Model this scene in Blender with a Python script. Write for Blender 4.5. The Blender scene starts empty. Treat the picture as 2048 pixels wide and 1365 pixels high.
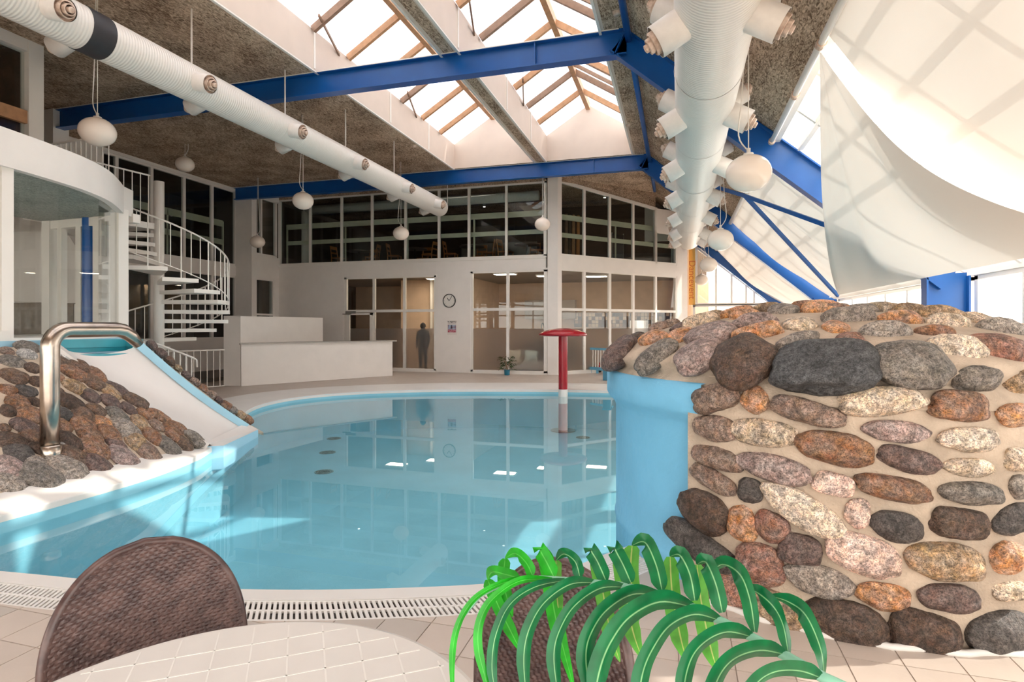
import bpy, bmesh, math, random
from mathutils import Vector, Matrix, noise
from mathutils.bvhtree import BVHTree
SC = bpy.context.scene
COL = SC.collection
R = random.Random(7)
pi = math.pi

# ------------------------------------------------------------------ camera, world, sun, exposure
FPX, CX, HY, YAW, CZ = 1147.0, 1024.0, 654.0, math.radians(16.14), 1.56
CA, SA = math.cos(YAW), math.sin(YAW)
cam = bpy.data.cameras.new('camera')
cam.sensor_fit = 'HORIZONTAL'; cam.sensor_width = 36; cam.lens = 36*FPX/2048
cam.shift_y = -(682.5-HY)/2048; cam.clip_start = 0.05; cam.clip_end = 300
camo = bpy.data.objects.new('camera', cam); COL.objects.link(camo)
camo.location = (0, 0, CZ); camo.rotation_euler = (pi/2, 0, YAW)
SC.camera = camo

world = bpy.data.worlds.new('sky'); SC.world = world; world.use_nodes = True
bg = world.node_tree.nodes['Background']
bg.inputs[0].default_value = (1.0, 0.95, 0.90, 1); bg.inputs[1].default_value = 3.1
sun = bpy.data.lights.new('sun_offscreen', 'SUN'); sun.energy = 3.0; sun.angle = math.radians(0.6); sun.color = (1, .93, .84)
suno = bpy.data.objects.new('sun_offscreen', sun); COL.objects.link(suno)
suno.location = (30, 18, 30)
suno.rotation_euler = Vector((-1.0, -0.42, -0.62)).to_track_quat('-Z', 'Y').to_euler()
SC.view_settings.view_transform = 'Standard'; SC.view_settings.look = 'None'
SC.view_settings.gamma = 1.0; SC.view_settings.use_curve_mapping = False
SC.view_settings.exposure = 0.95

# ------------------------------------------------------------------ picture helpers: a pixel seen at a real depth or on a real plane
def ray(px, py):
    x = (px-CX)/FPX; z = (HY-py)/FPX
    return Vector((CA*x-SA, SA*x+CA, z))
def at(px, py, d): return Vector((0, 0, CZ)) + ray(px, py)*d
def ony(px, py, y): v = ray(px, py); return Vector((0, 0, CZ)) + v*(y/v.y)
def onx(px, py, x): v = ray(px, py); return Vector((0, 0, CZ)) + v*(x/v.x)
def onz(px, py, z): v = ray(px, py); return Vector((0, 0, CZ)) + v*((z-CZ)/v.z)

# ------------------------------------------------------------------ materials
def lin(c):
    return tuple(((v/255)/12.92 if v/255 <= .04045 else ((v/255+.055)/1.055)**2.4) for v in c)
MATS = {}
def new_mat(name):
    m = bpy.data.materials.new(name); m.use_nodes = True
    nt = m.node_tree
    return m, nt, nt.nodes['Principled BSDF'], nt.nodes['Material Output']
def link(nt, a, b): nt.links.new(a, b)
def node(nt, t, **kw):
    n = nt.nodes.new(t)
    for k, v in kw.items(): setattr(n, k, v)
    return n
def mat(name, c, rough=.5, metal=0, var=.06, vscale=3, bump=0, bscale=40, spec=.5, c2=None):
    if name in MATS: return MATS[name]
    m, nt, b, out = new_mat(name)
    b.inputs['Roughness'].default_value = rough; b.inputs['Metallic'].default_value = metal
    b.inputs['Specular IOR Level'].default_value = spec
    lc = lin(c); l2 = lin(c2) if c2 else tuple(v*(1-var*2) for v in lc)
    tc = node(nt, 'ShaderNodeTexCoord')
    nz = node(nt, 'ShaderNodeTexNoise'); nz.inputs['Scale'].default_value = vscale; nz.inputs['Detail'].default_value = 5
    cr = node(nt, 'ShaderNodeValToRGB')
    cr.color_ramp.elements[0].position = .35; cr.color_ramp.elements[0].color = l2+(1,)
    cr.color_ramp.elements[1].position = .65; cr.color_ramp.elements[1].color = lc+(1,)
    link(nt, tc.outputs['Object'], nz.inputs['Vector']); link(nt, nz.outputs['Fac'], cr.inputs['Fac'])
    link(nt, cr.outputs['Color'], b.inputs['Base Color'])
    if bump:
        n2 = node(nt, 'ShaderNodeTexNoise'); n2.inputs['Scale'].default_value = bscale; n2.inputs['Detail'].default_value = 4
        bp = node(nt, 'ShaderNodeBump'); bp.inputs['Strength'].default_value = bump; bp.inputs['Distance'].default_value = .02
        link(nt, tc.outputs['Object'], n2.inputs['Vector']); link(nt, n2.outputs['Fac'], bp.inputs['Height'])
        link(nt, bp.outputs['Normal'], b.inputs['Normal'])
    MATS[name] = m
    return m
def schlick(nt, f0):        # reflectance that rises towards grazing, the same from both sides
    lw = node(nt, 'ShaderNodeLayerWeight'); lw.inputs['Blend'].default_value = .5
    pw = node(nt, 'ShaderNodeMath', operation='POWER'); pw.inputs[1].default_value = 5; link(nt, lw.outputs['Facing'], pw.inputs[0])
    ma = node(nt, 'ShaderNodeMath', operation='MULTIPLY_ADD'); ma.inputs[1].default_value = 1-f0; ma.inputs[2].default_value = f0
    link(nt, pw.outputs[0], ma.inputs[0]); return ma, lw
def m_glass(name, tint=(.965, .98, .975), f0=.03):
    m, nt, b, out = new_mat(name); nt.nodes.remove(b)
    fr, lw = schlick(nt, f0)
    tr = node(nt, 'ShaderNodeBsdfTransparent'); tr.inputs['Color'].default_value = tint+(1,)
    gl = node(nt, 'ShaderNodeBsdfGlossy'); gl.inputs['Roughness'].default_value = .0
    mx = node(nt, 'ShaderNodeMixShader')
    link(nt, fr.outputs[0], mx.inputs[0]); link(nt, tr.outputs[0], mx.inputs[1]); link(nt, gl.outputs[0], mx.inputs[2])
    link(nt, mx.outputs[0], out.inputs['Surface']); MATS[name] = m
    return m
def m_water():
    m, nt, b, out = new_mat('water'); nt.nodes.remove(b)
    fr, lw = schlick(nt, .028)
    tr = node(nt, 'ShaderNodeBsdfTransparent'); tr.inputs['Color'].default_value = (.90, .98, .99, 1)
    gl = node(nt, 'ShaderNodeBsdfGlossy'); gl.inputs['Roughness'].default_value = .01
    nz = node(nt, 'ShaderNodeTexNoise'); nz.inputs['Scale'].default_value = 1.5
    bp = node(nt, 'ShaderNodeBump'); bp.inputs['Strength'].default_value = .02; bp.inputs['Distance'].default_value = .02
    link(nt, nz.outputs['Fac'], bp.inputs['Height'])
    for n in (lw, gl): link(nt, bp.outputs['Normal'], n.inputs['Normal'])
    mx = node(nt, 'ShaderNodeMixShader')
    link(nt, fr.outputs[0], mx.inputs[0]); link(nt, tr.outputs[0], mx.inputs[1]); link(nt, gl.outputs[0], mx.inputs[2])
    link(nt, mx.outputs[0], out.inputs['Surface']); MATS['water'] = m
    return m
def m_fabric(name, c, trl=.5, transp=.0):
    m, nt, b, out = new_mat(name); nt.nodes.remove(b)
    df = node(nt, 'ShaderNodeBsdfDiffuse'); df.inputs['Color'].default_value = lin(c)+(1,)
    tl = node(nt, 'ShaderNodeBsdfTranslucent'); tl.inputs['Color'].default_value = lin(c)+(1,)
    mx = node(nt, 'ShaderNodeMixShader'); mx.inputs[0].default_value = trl
    nz = node(nt, 'ShaderNodeTexNoise'); nz.inputs['Scale'].default_value = 5; nz.inputs['Detail'].default_value = 4
    bp = node(nt, 'ShaderNodeBump'); bp.inputs['Strength'].default_value = .08
    link(nt, nz.outputs['Fac'], bp.inputs['Height']); link(nt, bp.outputs['Normal'], df.inputs['Normal'])
    link(nt, df.outputs[0], mx.inputs[1]); link(nt, tl.outputs[0], mx.inputs[2])
    last = mx
    if transp:
        tp = node(nt, 'ShaderNodeBsdfTransparent'); m2 = node(nt, 'ShaderNodeMixShader'); m2.inputs[0].default_value = transp
        link(nt, mx.outputs[0], m2.inputs[1]); link(nt, tp.outputs[0], m2.inputs[2]); last = m2
    link(nt, last.outputs[0], out.inputs['Surface']); MATS[name] = m
    return m
def m_emit(name, c, s):
    m, nt, b, out = new_mat(name); nt.nodes.remove(b)
    e = node(nt, 'ShaderNodeEmission'); e.inputs[0].default_value = lin(c)+(1,); e.inputs[1].default_value = s
    link(nt, e.outputs[0], out.inputs['Surface']); MATS[name] = m
    return m
def m_stone():
    m, nt, b, out = new_mat('field_stone')
    b.inputs['Roughness'].default_value = .55; b.inputs['Specular IOR Level'].default_value = .4
    tc = node(nt, 'ShaderNodeTexCoord'); oi = node(nt, 'ShaderNodeObjectInfo')
    mp = node(nt, 'ShaderNodeVectorMath', operation='MULTIPLY_ADD')
    mul = node(nt, 'ShaderNodeVectorMath', operation='SCALE'); mul.inputs['Scale'].default_value = 1
    cmb = node(nt, 'ShaderNodeCombineXYZ'); m50 = node(nt, 'ShaderNodeMath', operation='MULTIPLY'); m50.inputs[1].default_value = 50
    link(nt, oi.outputs['Random'], m50.inputs[0])
    for i in range(3): link(nt, m50.outputs[0], cmb.inputs[i])
    add = node(nt, 'ShaderNodeVectorMath', operation='ADD')
    geo = node(nt, 'ShaderNodeNewGeometry'); link(nt, geo.outputs['Position'], add.inputs[0]); link(nt, cmb.outputs[0], add.inputs[1])
    def nz(scale, det, rough=.6, dist=0):
        n = node(nt, 'ShaderNodeTexNoise'); n.inputs['Scale'].default_value = scale; n.inputs['Detail'].default_value = det
        n.inputs['Roughness'].default_value = rough; n.inputs['Distortion'].default_value = dist
        link(nt, add.outputs[0], n.inputs['Vector']); return n
    big = nz(11, 6, .65, 1.5); fine = nz(55, 4, .7); spk = nz(150, 2, .7)
    def ramp(src, p0, v0, p1, v1):
        r = node(nt, 'ShaderNodeMapRange'); r.inputs[1].default_value = p0; r.inputs[2].default_value = p1
        r.inputs[3].default_value = v0; r.inputs[4].default_value = v1; link(nt, src, r.inputs[0]); return r.outputs[0]
    a = ramp(big.outputs['Fac'], .36, .42, .62, 1.28); f = ramp(fine.outputs['Fac'], .35, .5, .65, 1.4); s = ramp(spk.outputs['Fac'], .40, .45, .5, 1.08)
    x1 = node(nt, 'ShaderNodeMath', operation='MULTIPLY'); link(nt, a, x1.inputs[0]); link(nt, f, x1.inputs[1])
    x2 = node(nt, 'ShaderNodeMath', operation='MULTIPLY'); link(nt, x1.outputs[0], x2.inputs[0]); link(nt, s, x2.inputs[1])
    hs = node(nt, 'ShaderNodeHueSaturation')
    hr = ramp(nz(14, 3).outputs['Fac'], .3, .488, .7, .508); link(nt, hr, hs.inputs['Hue'])
    sr = ramp(nz(19, 3).outputs['Fac'], .3, .6, .7, 1.1); link(nt, sr, hs.inputs['Saturation'])
    link(nt, x2.outputs[0], hs.inputs['Value']); link(nt, oi.outputs['Color'], hs.inputs['Color'])
    link(nt, hs.outputs[0], b.inputs['Base Color'])
    bp = node(nt, 'ShaderNodeBump'); bp.inputs['Strength'].default_value = .7; bp.inputs['Distance'].default_value = .008
    link(nt, x1.outputs[0], bp.inputs['Height']); link(nt, bp.outputs['Normal'], b.inputs['Normal'])
    MATS['field_stone'] = m
    return m
def m_woodwool(name, c, c2, sc=60):
    m, nt, b, out = new_mat(name); b.inputs['Roughness'].default_value = .95; b.inputs['Specular IOR Level'].default_value = .1
    tc = node(nt, 'ShaderNodeTexCoord')
    n1 = node(nt, 'ShaderNodeTexNoise'); n1.inputs['Scale'].default_value = sc; n1.inputs['Detail'].default_value = 4; n1.inputs['Distortion'].default_value = 1.5
    n2 = node(nt, 'ShaderNodeTexNoise'); n2.inputs['Scale'].default_value = 1.3; n2.inputs['Detail'].default_value = 5
    mp = node(nt, 'ShaderNodeMapping'); mp.inputs['Scale'].default_value = (1, .35, 1)
    link(nt, tc.outputs['Object'], mp.inputs[0]); link(nt, mp.outputs[0], n1.inputs['Vector']); link(nt, tc.outputs['Object'], n2.inputs['Vector'])
    av = node(nt, 'ShaderNodeMath', operation='MULTIPLY_ADD'); av.inputs[1].default_value = .3
    link(nt, n2.outputs['Fac'], av.inputs[0])
    hf = node(nt, 'ShaderNodeMath', operation='MULTIPLY'); hf.inputs[1].default_value = .7; link(nt, n1.outputs['Fac'], hf.inputs[0]); link(nt, hf.outputs[0], av.inputs[2])
    cr = node(nt, 'ShaderNodeValToRGB'); e = cr.color_ramp.elements
    e[0].position = .40; e[0].color = lin(c2)+(1,); e[1].position = .60; e[1].color = lin(c)+(1,)
    link(nt, av.outputs[0], cr.inputs['Fac']); link(nt, cr.outputs[0], b.inputs['Base Color'])
    bp = node(nt, 'ShaderNodeBump'); bp.inputs['Strength'].default_value = .6; bp.inputs['Distance'].default_value = .01
    link(nt, n1.outputs['Fac'], bp.inputs['Height']); link(nt, bp.outputs[0], b.inputs['Normal'])
    MATS[name] = m
    return m
def m_duct(name, axis):
    m, nt, b, out = new_mat(name); b.inputs['Roughness'].default_value = .38
    tc = node(nt, 'ShaderNodeTexCoord')
    w = node(nt, 'ShaderNodeTexWave', bands_direction=axis); w.inputs['Scale'].default_value = 7.5; w.inputs['Distortion'].default_value = .15
    link(nt, tc.outputs['Object'], w.inputs['Vector'])
    cr = node(nt, 'ShaderNodeValToRGB'); e = cr.color_ramp.elements
    e[0].position = .0; e[0].color = lin((236, 229, 221))+(1,); e[1].position = .12; e[1].color = lin((236, 229, 221))+(1,)
    link(nt, w.outputs['Fac'], cr.inputs[0]); link(nt, cr.outputs[0], b.inputs['Base Color'])
    bp = node(nt, 'ShaderNodeBump'); bp.inputs['Strength'].default_value = .25; bp.inputs['Distance'].default_value = .02
    link(nt, w.outputs['Fac'], bp.inputs['Height']); link(nt, bp.outputs[0], b.inputs['Normal'])
    MATS[name] = m
    return m
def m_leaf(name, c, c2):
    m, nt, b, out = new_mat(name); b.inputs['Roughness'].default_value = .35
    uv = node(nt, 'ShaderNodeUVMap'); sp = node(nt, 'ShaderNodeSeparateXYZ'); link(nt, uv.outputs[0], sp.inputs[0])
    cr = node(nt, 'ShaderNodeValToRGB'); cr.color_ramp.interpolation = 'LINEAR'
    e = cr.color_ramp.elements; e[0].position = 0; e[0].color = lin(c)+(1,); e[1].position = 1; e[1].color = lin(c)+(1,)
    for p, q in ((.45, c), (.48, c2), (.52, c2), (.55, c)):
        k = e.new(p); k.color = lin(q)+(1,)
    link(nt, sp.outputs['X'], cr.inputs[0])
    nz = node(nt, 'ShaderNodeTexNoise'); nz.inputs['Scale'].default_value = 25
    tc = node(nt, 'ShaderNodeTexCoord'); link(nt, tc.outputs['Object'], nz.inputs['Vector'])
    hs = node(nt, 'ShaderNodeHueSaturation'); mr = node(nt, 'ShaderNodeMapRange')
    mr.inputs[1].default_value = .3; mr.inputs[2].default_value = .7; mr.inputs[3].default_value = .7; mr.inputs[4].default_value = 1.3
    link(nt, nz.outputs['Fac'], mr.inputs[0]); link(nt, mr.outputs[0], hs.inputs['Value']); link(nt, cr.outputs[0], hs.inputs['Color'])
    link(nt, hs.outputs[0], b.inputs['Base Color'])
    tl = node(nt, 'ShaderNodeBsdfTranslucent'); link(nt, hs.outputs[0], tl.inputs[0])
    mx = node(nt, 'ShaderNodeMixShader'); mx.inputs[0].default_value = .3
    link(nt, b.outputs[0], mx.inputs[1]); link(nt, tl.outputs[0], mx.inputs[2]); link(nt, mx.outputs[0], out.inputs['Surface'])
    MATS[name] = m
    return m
def m_frost():
    m, nt, b, out = new_mat('frosted_glass'); nt.nodes.remove(b)
    g = node(nt, 'ShaderNodeBsdfRefraction'); g.inputs['Roughness'].default_value = .36; g.inputs['IOR'].default_value = 1.3
    g.inputs['Color'].default_value = (.86, .86, .86, 1)
    d = node(nt, 'ShaderNodeBsdfDiffuse'); d.inputs['Color'].default_value = lin((185, 180, 175))+(1,)
    mx = node(nt, 'ShaderNodeMixShader'); mx.inputs[0].default_value = .15
    link(nt, g.outputs[0], mx.inputs[1]); link(nt, d.outputs[0], mx.inputs[2]); link(nt, mx.outputs[0], out.inputs['Surface'])
    MATS['frosted_glass'] = m
    return m

WHITE = mat('white_paint', (234, 226, 219), .6, var=.02, bump=.06, bscale=90)
FRAME = mat('white_frame', (233, 226, 218), .35, var=.015)
WELL = mat('beige_well_paint', (216, 198, 184), .6, var=.02)
GREYW = mat('grey_white_paint', (234, 226, 219), .6, var=.02, bump=.05, bscale=90)
CEIL = m_woodwool('wood_wool', (212, 186, 162), (112, 90, 74), 34)
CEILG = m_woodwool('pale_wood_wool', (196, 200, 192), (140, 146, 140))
BLUE = mat('blue_steel', (10, 86, 160), .32, var=.05)
DBLUE = mat('dark_blue_steel', (10, 86, 160), .32, var=.05)
POOLB = mat('pool_blue_paint', (142, 204, 222), .5, var=.05, vscale=1.2, bump=.1, bscale=18)
GROTB = mat('grotto_blue_paint', (122, 194, 232), .5, var=.05, vscale=2, bump=.35, bscale=14)
RIM = mat('white_rim', (226, 220, 215), .35, var=.02)
MORTAR = mat('sand_mortar', (204, 184, 164), .9, var=.13, vscale=7, bump=.5, bscale=70)
MORTARB = mat('brown_mortar', (204, 184, 164), .9, var=.13, vscale=7, bump=.5, bscale=70)
TILE = mat('deck_tile', (200, 184, 172), .45, var=.05, vscale=2.2, bump=.05)
TILEG = mat('grey_deck_tile', (188, 176, 166), .5, var=.05, vscale=2.2)
GROUT = mat('tile_grout', (206, 188, 174), .8, var=.05, vscale=4)
STEEL = mat('brushed_steel', (190, 175, 162), .24, metal=1, var=.1, vscale=8)
RED = mat('red_paint', (170, 22, 36), .25, var=.05, vscale=6)
WOOD = mat('pine_wood', (188, 140, 100), .5, var=.12, vscale=9)
WOODL = mat('grey_pine_wood', (150, 118, 96), .55, var=.12, vscale=9)
ORANGEW = mat('beech_wood', (196, 128, 70), .45, var=.1, vscale=9)
RATTAN = mat('brown_rattan', (96, 72, 68), .33, var=.18, vscale=26, c2=(66, 47, 46))
DARK = mat('dark_grey', (42, 38, 36), .7, var=.1)
BLACK = mat('black_plastic', (22, 20, 20), .5, var=.05)
TABLE = mat('white_table', (218, 211, 205), .4, var=.02, vscale=8)
CHUTE = mat('slide_gelcoat', (224, 215, 209), .28, var=.015)
TEAL = mat('teal_basin', (64, 164, 178), .35, var=.08)
LBLUE = mat('light_blue_paint', (168, 212, 232), .45, var=.03)
GLASS = m_glass('clear_glass'); WATER = m_water(); FROST = m_frost(); STONE = m_stone()
DGLASS = m_glass('tinted_glass', (.86, .90, .89), .04)
FABRIC = m_fabric('white_sailcloth', (224, 215, 207), .13)
OPAL = m_fabric('opal_roof_glass', (238, 241, 246), .6, .12)
LAMPM = mat('opal_lamp', (244, 228, 214), .22, var=.01)
DUCTY = m_duct('duct_white', 'Y'); DUCTX = m_duct('duct_white_cross', 'X')
NOZM = mat('nozzle_white', (236, 228, 220), .35, var=.04, vscale=10)
NOZI = mat('nozzle_ring', (226, 202, 184), .4, var=.15, vscale=14, c2=(176, 146, 126))
BANDM = mat('black_tape', (44, 42, 46), .55, var=.08, vscale=20)
CABLE = mat('white_cable', (225, 216, 206), .5)
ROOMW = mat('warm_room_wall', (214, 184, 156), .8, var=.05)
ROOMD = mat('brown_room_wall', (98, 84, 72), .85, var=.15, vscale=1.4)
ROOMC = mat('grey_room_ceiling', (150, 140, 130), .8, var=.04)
PANELL = m_emit('light_panel', (255, 236, 210), 16.0)
SPOTL = m_emit('spot_light', (255, 244, 230), 9.0)
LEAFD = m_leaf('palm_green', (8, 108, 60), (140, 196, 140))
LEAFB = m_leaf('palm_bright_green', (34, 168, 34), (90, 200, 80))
LEAFU = m_leaf('palm_underside_green', (88, 168, 62), (190, 200, 120))
RACH = mat('palm_rib', (140, 196, 170), .4, var=.1, vscale=12)

# ------------------------------------------------------------------ mesh helpers
class MB:
    def __init__(s): s.v = []; s.f = []; s.uv = None
    def add(s, vs, fs):
        n = len(s.v); s.v += [Vector(p) for p in vs]; s.f += [tuple(i+n for i in f) for f in fs]; return s
    def box(s, c, size, rz=0):
        hx, hy, hz = (k/2 for k in size); co, si = math.cos(rz), math.sin(rz); vs = []
        for z in (-hz, hz):
            for x, y in ((-hx, -hy), (hx, -hy), (hx, hy), (-hx, hy)):
                vs.append((c[0]+x*co-y*si, c[1]+x*si+y*co, c[2]+z))
        return s.add(vs, [(3, 2, 1, 0), (4, 5, 6, 7), (0, 1, 5, 4), (1, 2, 6, 5), (2, 3, 7, 6), (3, 0, 4, 7)])
    def span(s, a, b):
        return s.box([(a[i]+b[i])/2 for i in range(3)], [abs(b[i]-a[i]) for i in range(3)])
    def bar(s, p0, p1, w, h, up=(0, 0, 1), off=0):
        p0, p1 = Vector(p0), Vector(p1); t = (p1-p0).normalized(); u = Vector(up)
        sd = t.cross(u)
        if sd.length < 1e-4: sd = t.cross(Vector((0, 1, 0)))
        sd.normalize(); u = sd.cross(t).normalized()
        vs = []
        for p in (p0, p1):
            for a, b in ((-1, -1), (1, -1), (1, 1), (-1, 1)): vs.append(p+sd*(a*w/2)+u*(b*h/2+off))
        return s.add(vs, [(3, 2, 1, 0), (4, 5, 6, 7), (0, 1, 5, 4), (1, 2, 6, 5), (2, 3, 7, 6), (3, 0, 4, 7)])
    def ibeam(s, p0, p1, depth, width, tf=.022, tw=.014, up=(0, 0, 1)):   # p0-p1 is the line of the top face
        s.bar(p0, p1, width, tf, up, -tf/2); s.bar(p0, p1, width, tf, up, -depth+tf/2); s.bar(p0, p1, tw, depth-2*tf, up, -depth/2); return s
    def tube(s, pts, r, n=10, cap=True):
        pts = [Vector(p) for p in pts]; rs = r if isinstance(r, (list, tuple)) else [r]*len(pts)
        base = len(s.v); prev = None
        for i, p in enumerate(pts):
            t = (pts[min(i+1, len(pts)-1)]-pts[max(i-1, 0)]).normalized()
            if prev is None:
                a = Vector((0, 0, 1)) if abs(t.z) < .9 else Vector((1, 0, 0)); u = t.cross(a).normalized()
            else: u = (prev-t*prev.dot(t)).normalized()
            prev = u; w = t.cross(u)
            for k in range(n):
                q = 2*pi*k/n; s.v.append(p+(u*math.cos(q)+w*math.sin(q))*rs[i])
        for i in range(len(pts)-1):
            for k in range(n):
                a = base+i*n+k; b = base+i*n+(k+1) % n; s.f.append((a, b, b+n, a+n))
        if cap:
            s.f.append(tuple(base+k for k in reversed(range(n)))); e = base+(len(pts)-1)*n; s.f.append(tuple(e+k for k in range(n)))
        return s
    def lathe(s, prof, c=(0, 0, 0), n=32, a0=0, a1=2*pi, axis=None):
        c = Vector(c); full = abs(a1-a0-2*pi) < 1e-6; m = n if full else n+1; base = len(s.v)
        if axis is None: X, Y, Z = Vector((1, 0, 0)), Vector((0, 1, 0)), Vector((0, 0, 1))
        else:
            Z = Vector(axis).normalized(); X = Z.cross(Vector((0, 1, .01))).normalized(); Y = Z.cross(X)
        for r, z in prof:
            for k in range(m):
                q = a0+(a1-a0)*k/n; s.v.append(c+X*(r*math.cos(q))+Y*(r*math.sin(q))+Z*z)
        for i in range(len(prof)-1):
            for k in range(n):
                a = base+i*m+k; b = base+i*m+((k+1) % m if full else k+1); s.f.append((a, b, b+m, a+m))
        return s
    def grid(s, fn, nu, nv):
        base = len(s.v)
        for j in range(nv+1):
            for i in range(nu+1): s.v.append(Vector(fn(i/nu, j/nv)))
        for j in range(nv):
            for i in range(nu):
                a = base+j*(nu+1)+i; s.f.append((a, a+1, a+nu+2, a+nu+1))
        return s
    def prism(s, poly, z0, z1):
        n = len(poly); vs = [(p[0], p[1], z0) for p in poly]+[(p[0], p[1], z1) for p in poly]
        return s.add(vs, [tuple(reversed(range(n))), tuple(range(n, 2*n))]+[(i, (i+1) % n, n+(i+1) % n, n+i) for i in range(n)])
    def slab(s, pts, d):          # a planar polygon given thickness d (a vector)
        d = Vector(d); n = len(pts); vs = [Vector(p) for p in pts]; vs += [p+d for p in vs]
        return s.add(vs, [tuple(reversed(range(n))), tuple(range(n, 2*n))]+[(i, (i+1) % n, n+(i+1) % n, n+i) for i in range(n)])
    def build(s, name, m, parent=None, smooth=False, fix=True, origin=None):
        me = bpy.data.meshes.new(name)
        if origin is None:
            lo = [min(v[i] for v in s.v) for i in range(3)]; hi = [max(v[i] for v in s.v) for i in range(3)]
            origin = Vector(((lo[0]+hi[0])/2, (lo[1]+hi[1])/2, lo[2]))
        origin = Vector(origin)
        me.from_pydata([tuple(v-origin) for v in s.v], [], s.f)
        if fix:
            bm = bmesh.new(); bm.from_mesh(me); bmesh.ops.recalc_face_normals(bm, faces=bm.faces); bm.to_mesh(me); bm.free()
        if s.uv:
            l = me.uv_layers.new(name='UVMap')
            for lp in me.loops: l.data[lp.index].uv = s.uv[lp.vertex_index]
        if smooth:
            for p in me.polygons: p.use_smooth = True
        me.materials.append(m)
        return place(name, me, origin, parent)
def place(name, me, loc, parent=None):
    o = bpy.data.objects.new(name, me); COL.objects.link(o); o.location = loc
    if parent: adopt(o, parent)
    return o
WPOS = {}
def adopt(o, parent):
    o.parent = parent
    w = WPOS.get(parent.name, None)
    if w is None: w = Vector(parent.location) if parent.parent is None else Vector(parent.location)
    o.matrix_parent_inverse = Matrix.Translation(-w)
def tag(o, label, cat, group=None, kind=None):
    o['label'] = label; o['category'] = cat
    if group: o['group'] = group
    if kind: o['kind'] = kind
    return o
def thing(name, label, cat, loc=(0, 0, 0), group=None, kind=None):
    o = bpy.data.objects.new(name, None); COL.objects.link(o); o.location = loc; o.empty_display_size = .2
    return tag(o, label, cat, group, kind)
def struct(o, label, cat): return tag(o, label, cat, None, 'structure')
def copy_tree(root, loc=None, rotz=None, label=None, parent=None):
    c = root.copy(); COL.objects.link(c)
    if parent: c.parent = parent
    if loc is not None: c.location = loc
    if rotz is not None: c.rotation_euler = (0, 0, rotz)
    if label: c['label'] = label
    for ch in root.children: copy_tree(ch, parent=c)
    return c
def crom(P, per=8, closed=True):
    out = []; n = len(P); rng = range(n if closed else n-1)
    for i in rng:
        if closed: a, b, c, d = (P[(i+k-1) % n] for k in range(4))
        else: a, b, c, d = P[max(i-1, 0)], P[i], P[i+1], P[min(i+2, n-1)]
        for j in range(per):
            t = j/per
            out.append(tuple(.5*((2*b[k])+(-a[k]+c[k])*t+(2*a[k]-5*b[k]+4*c[k]-d[k])*t*t+(-a[k]+3*b[k]-3*c[k]+d[k])*t**3) for k in range(len(b))))
    if not closed: out.append(tuple(P[-1]))
    return out
def fill(loops, z):
    bm = bmesh.new(); es = []
    for lp in loops:
        vs = [bm.verts.new((p[0], p[1], z)) for p in lp]
        es += [bm.edges.new((vs[i], vs[(i+1) % len(vs)])) for i in range(len(vs))]
    bmesh.ops.triangle_fill(bm, use_beauty=True, use_dissolve=False, edges=es)
    bm.verts.ensure_lookup_table(); bm.verts.index_update()
    mb = MB(); mb.v = [v.co.copy() for v in bm.verts]; mb.f = [tuple(v.index for v in f.verts) for f in bm.faces]
    bm.free()
    return mb

# ------------------------------------------------------------------ pool outline (x, y, rim width, inner rim z, outer rim z)
PC = [(-.25, 4.25, .13, 0, 0), (-.77, 3.53, .13, 0, 0), (-1.15, 3.28, .13, 0, 0), (-1.87, 3.0, .13, 0, 0), (-2.5, 2.82, .13, 0, 0),
      (-3.06, 2.71, .13, 0, 0), (-3.8, 2.64, .13, 0, 0), (-4.5, 2.58, .13, 0, 0), (-5.05, 2.6, .13, 0, 0), (-5.22, 3.0, .28, .04, .13),
      (-5.22, 3.8, .28, .04, .15), (-5.24, 4.6, .28, .04, .15), (-5.42, 5.4, .28, .04, .12), (-5.70, 5.98, .2, .03, .06), (-6.28, 7.15, .2, .0, .03),
      (-7.1, 8.1, .55, 0, .03), (-7.75, 9.0, .9, 0, .04), (-8.1, 10.0, 1.1, 0, .04), (-8.05, 11.0, 1.2, 0, .04), (-7.45, 12.0, 1.2, 0, .04),
      (-6.1, 12.95, 1.25, 0, .04), (-4.2, 13.6, 1.3, 0, .04), (-1.82, 14.05, 1.3, 0, .04), (.6, 13.8, 1.2, 0, .04), (2.2, 12.3, .6, 0, .02),
      (2.6, 10, .4, 0, 0), (2.2, 7.5, .3, 0, 0), (1.6, 6.2, .2, 0, 0), (.7, 5.2, .13, 0, 0)]
PL = crom(PC, 8)
NP = len(PL)
def pnorm(i):
    a, b = PL[(i-1) % NP], PL[(i+1) % NP]; t = Vector((b[0]-a[0], b[1]-a[1])); t.normalize()
    return Vector((-t.y, t.x))
_c = sum(Vector((p[0], p[1])) .dot(pnorm(i)) for i, p in enumerate(PL))
SGN = 1 if sum((Vector((p[0], p[1]))-Vector((-2.5, 8))).dot(pnorm(i)) for i, p in enumerate(PL)) > 0 else -1
def off(i, w):
    p = PL[i % NP]; n = pnorm(i % NP)*SGN; return Vector((p[0]+n.x*w, p[1]+n.y*w))
GW = .22
L0 = [Vector((p[0], p[1])) for p in PL]
L1 = [off(i, p[2]) for i, p in enumerate(PL)]
def gw(i):           # no gutter along the slide side of the pool
    p = PL[i % NP]; return 0.02 if (p[0] < -5.1 and p[1] < 8.0) else GW
L2 = [off(i, p[2]+gw(i)) for i, p in enumerate(PL)]

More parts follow.
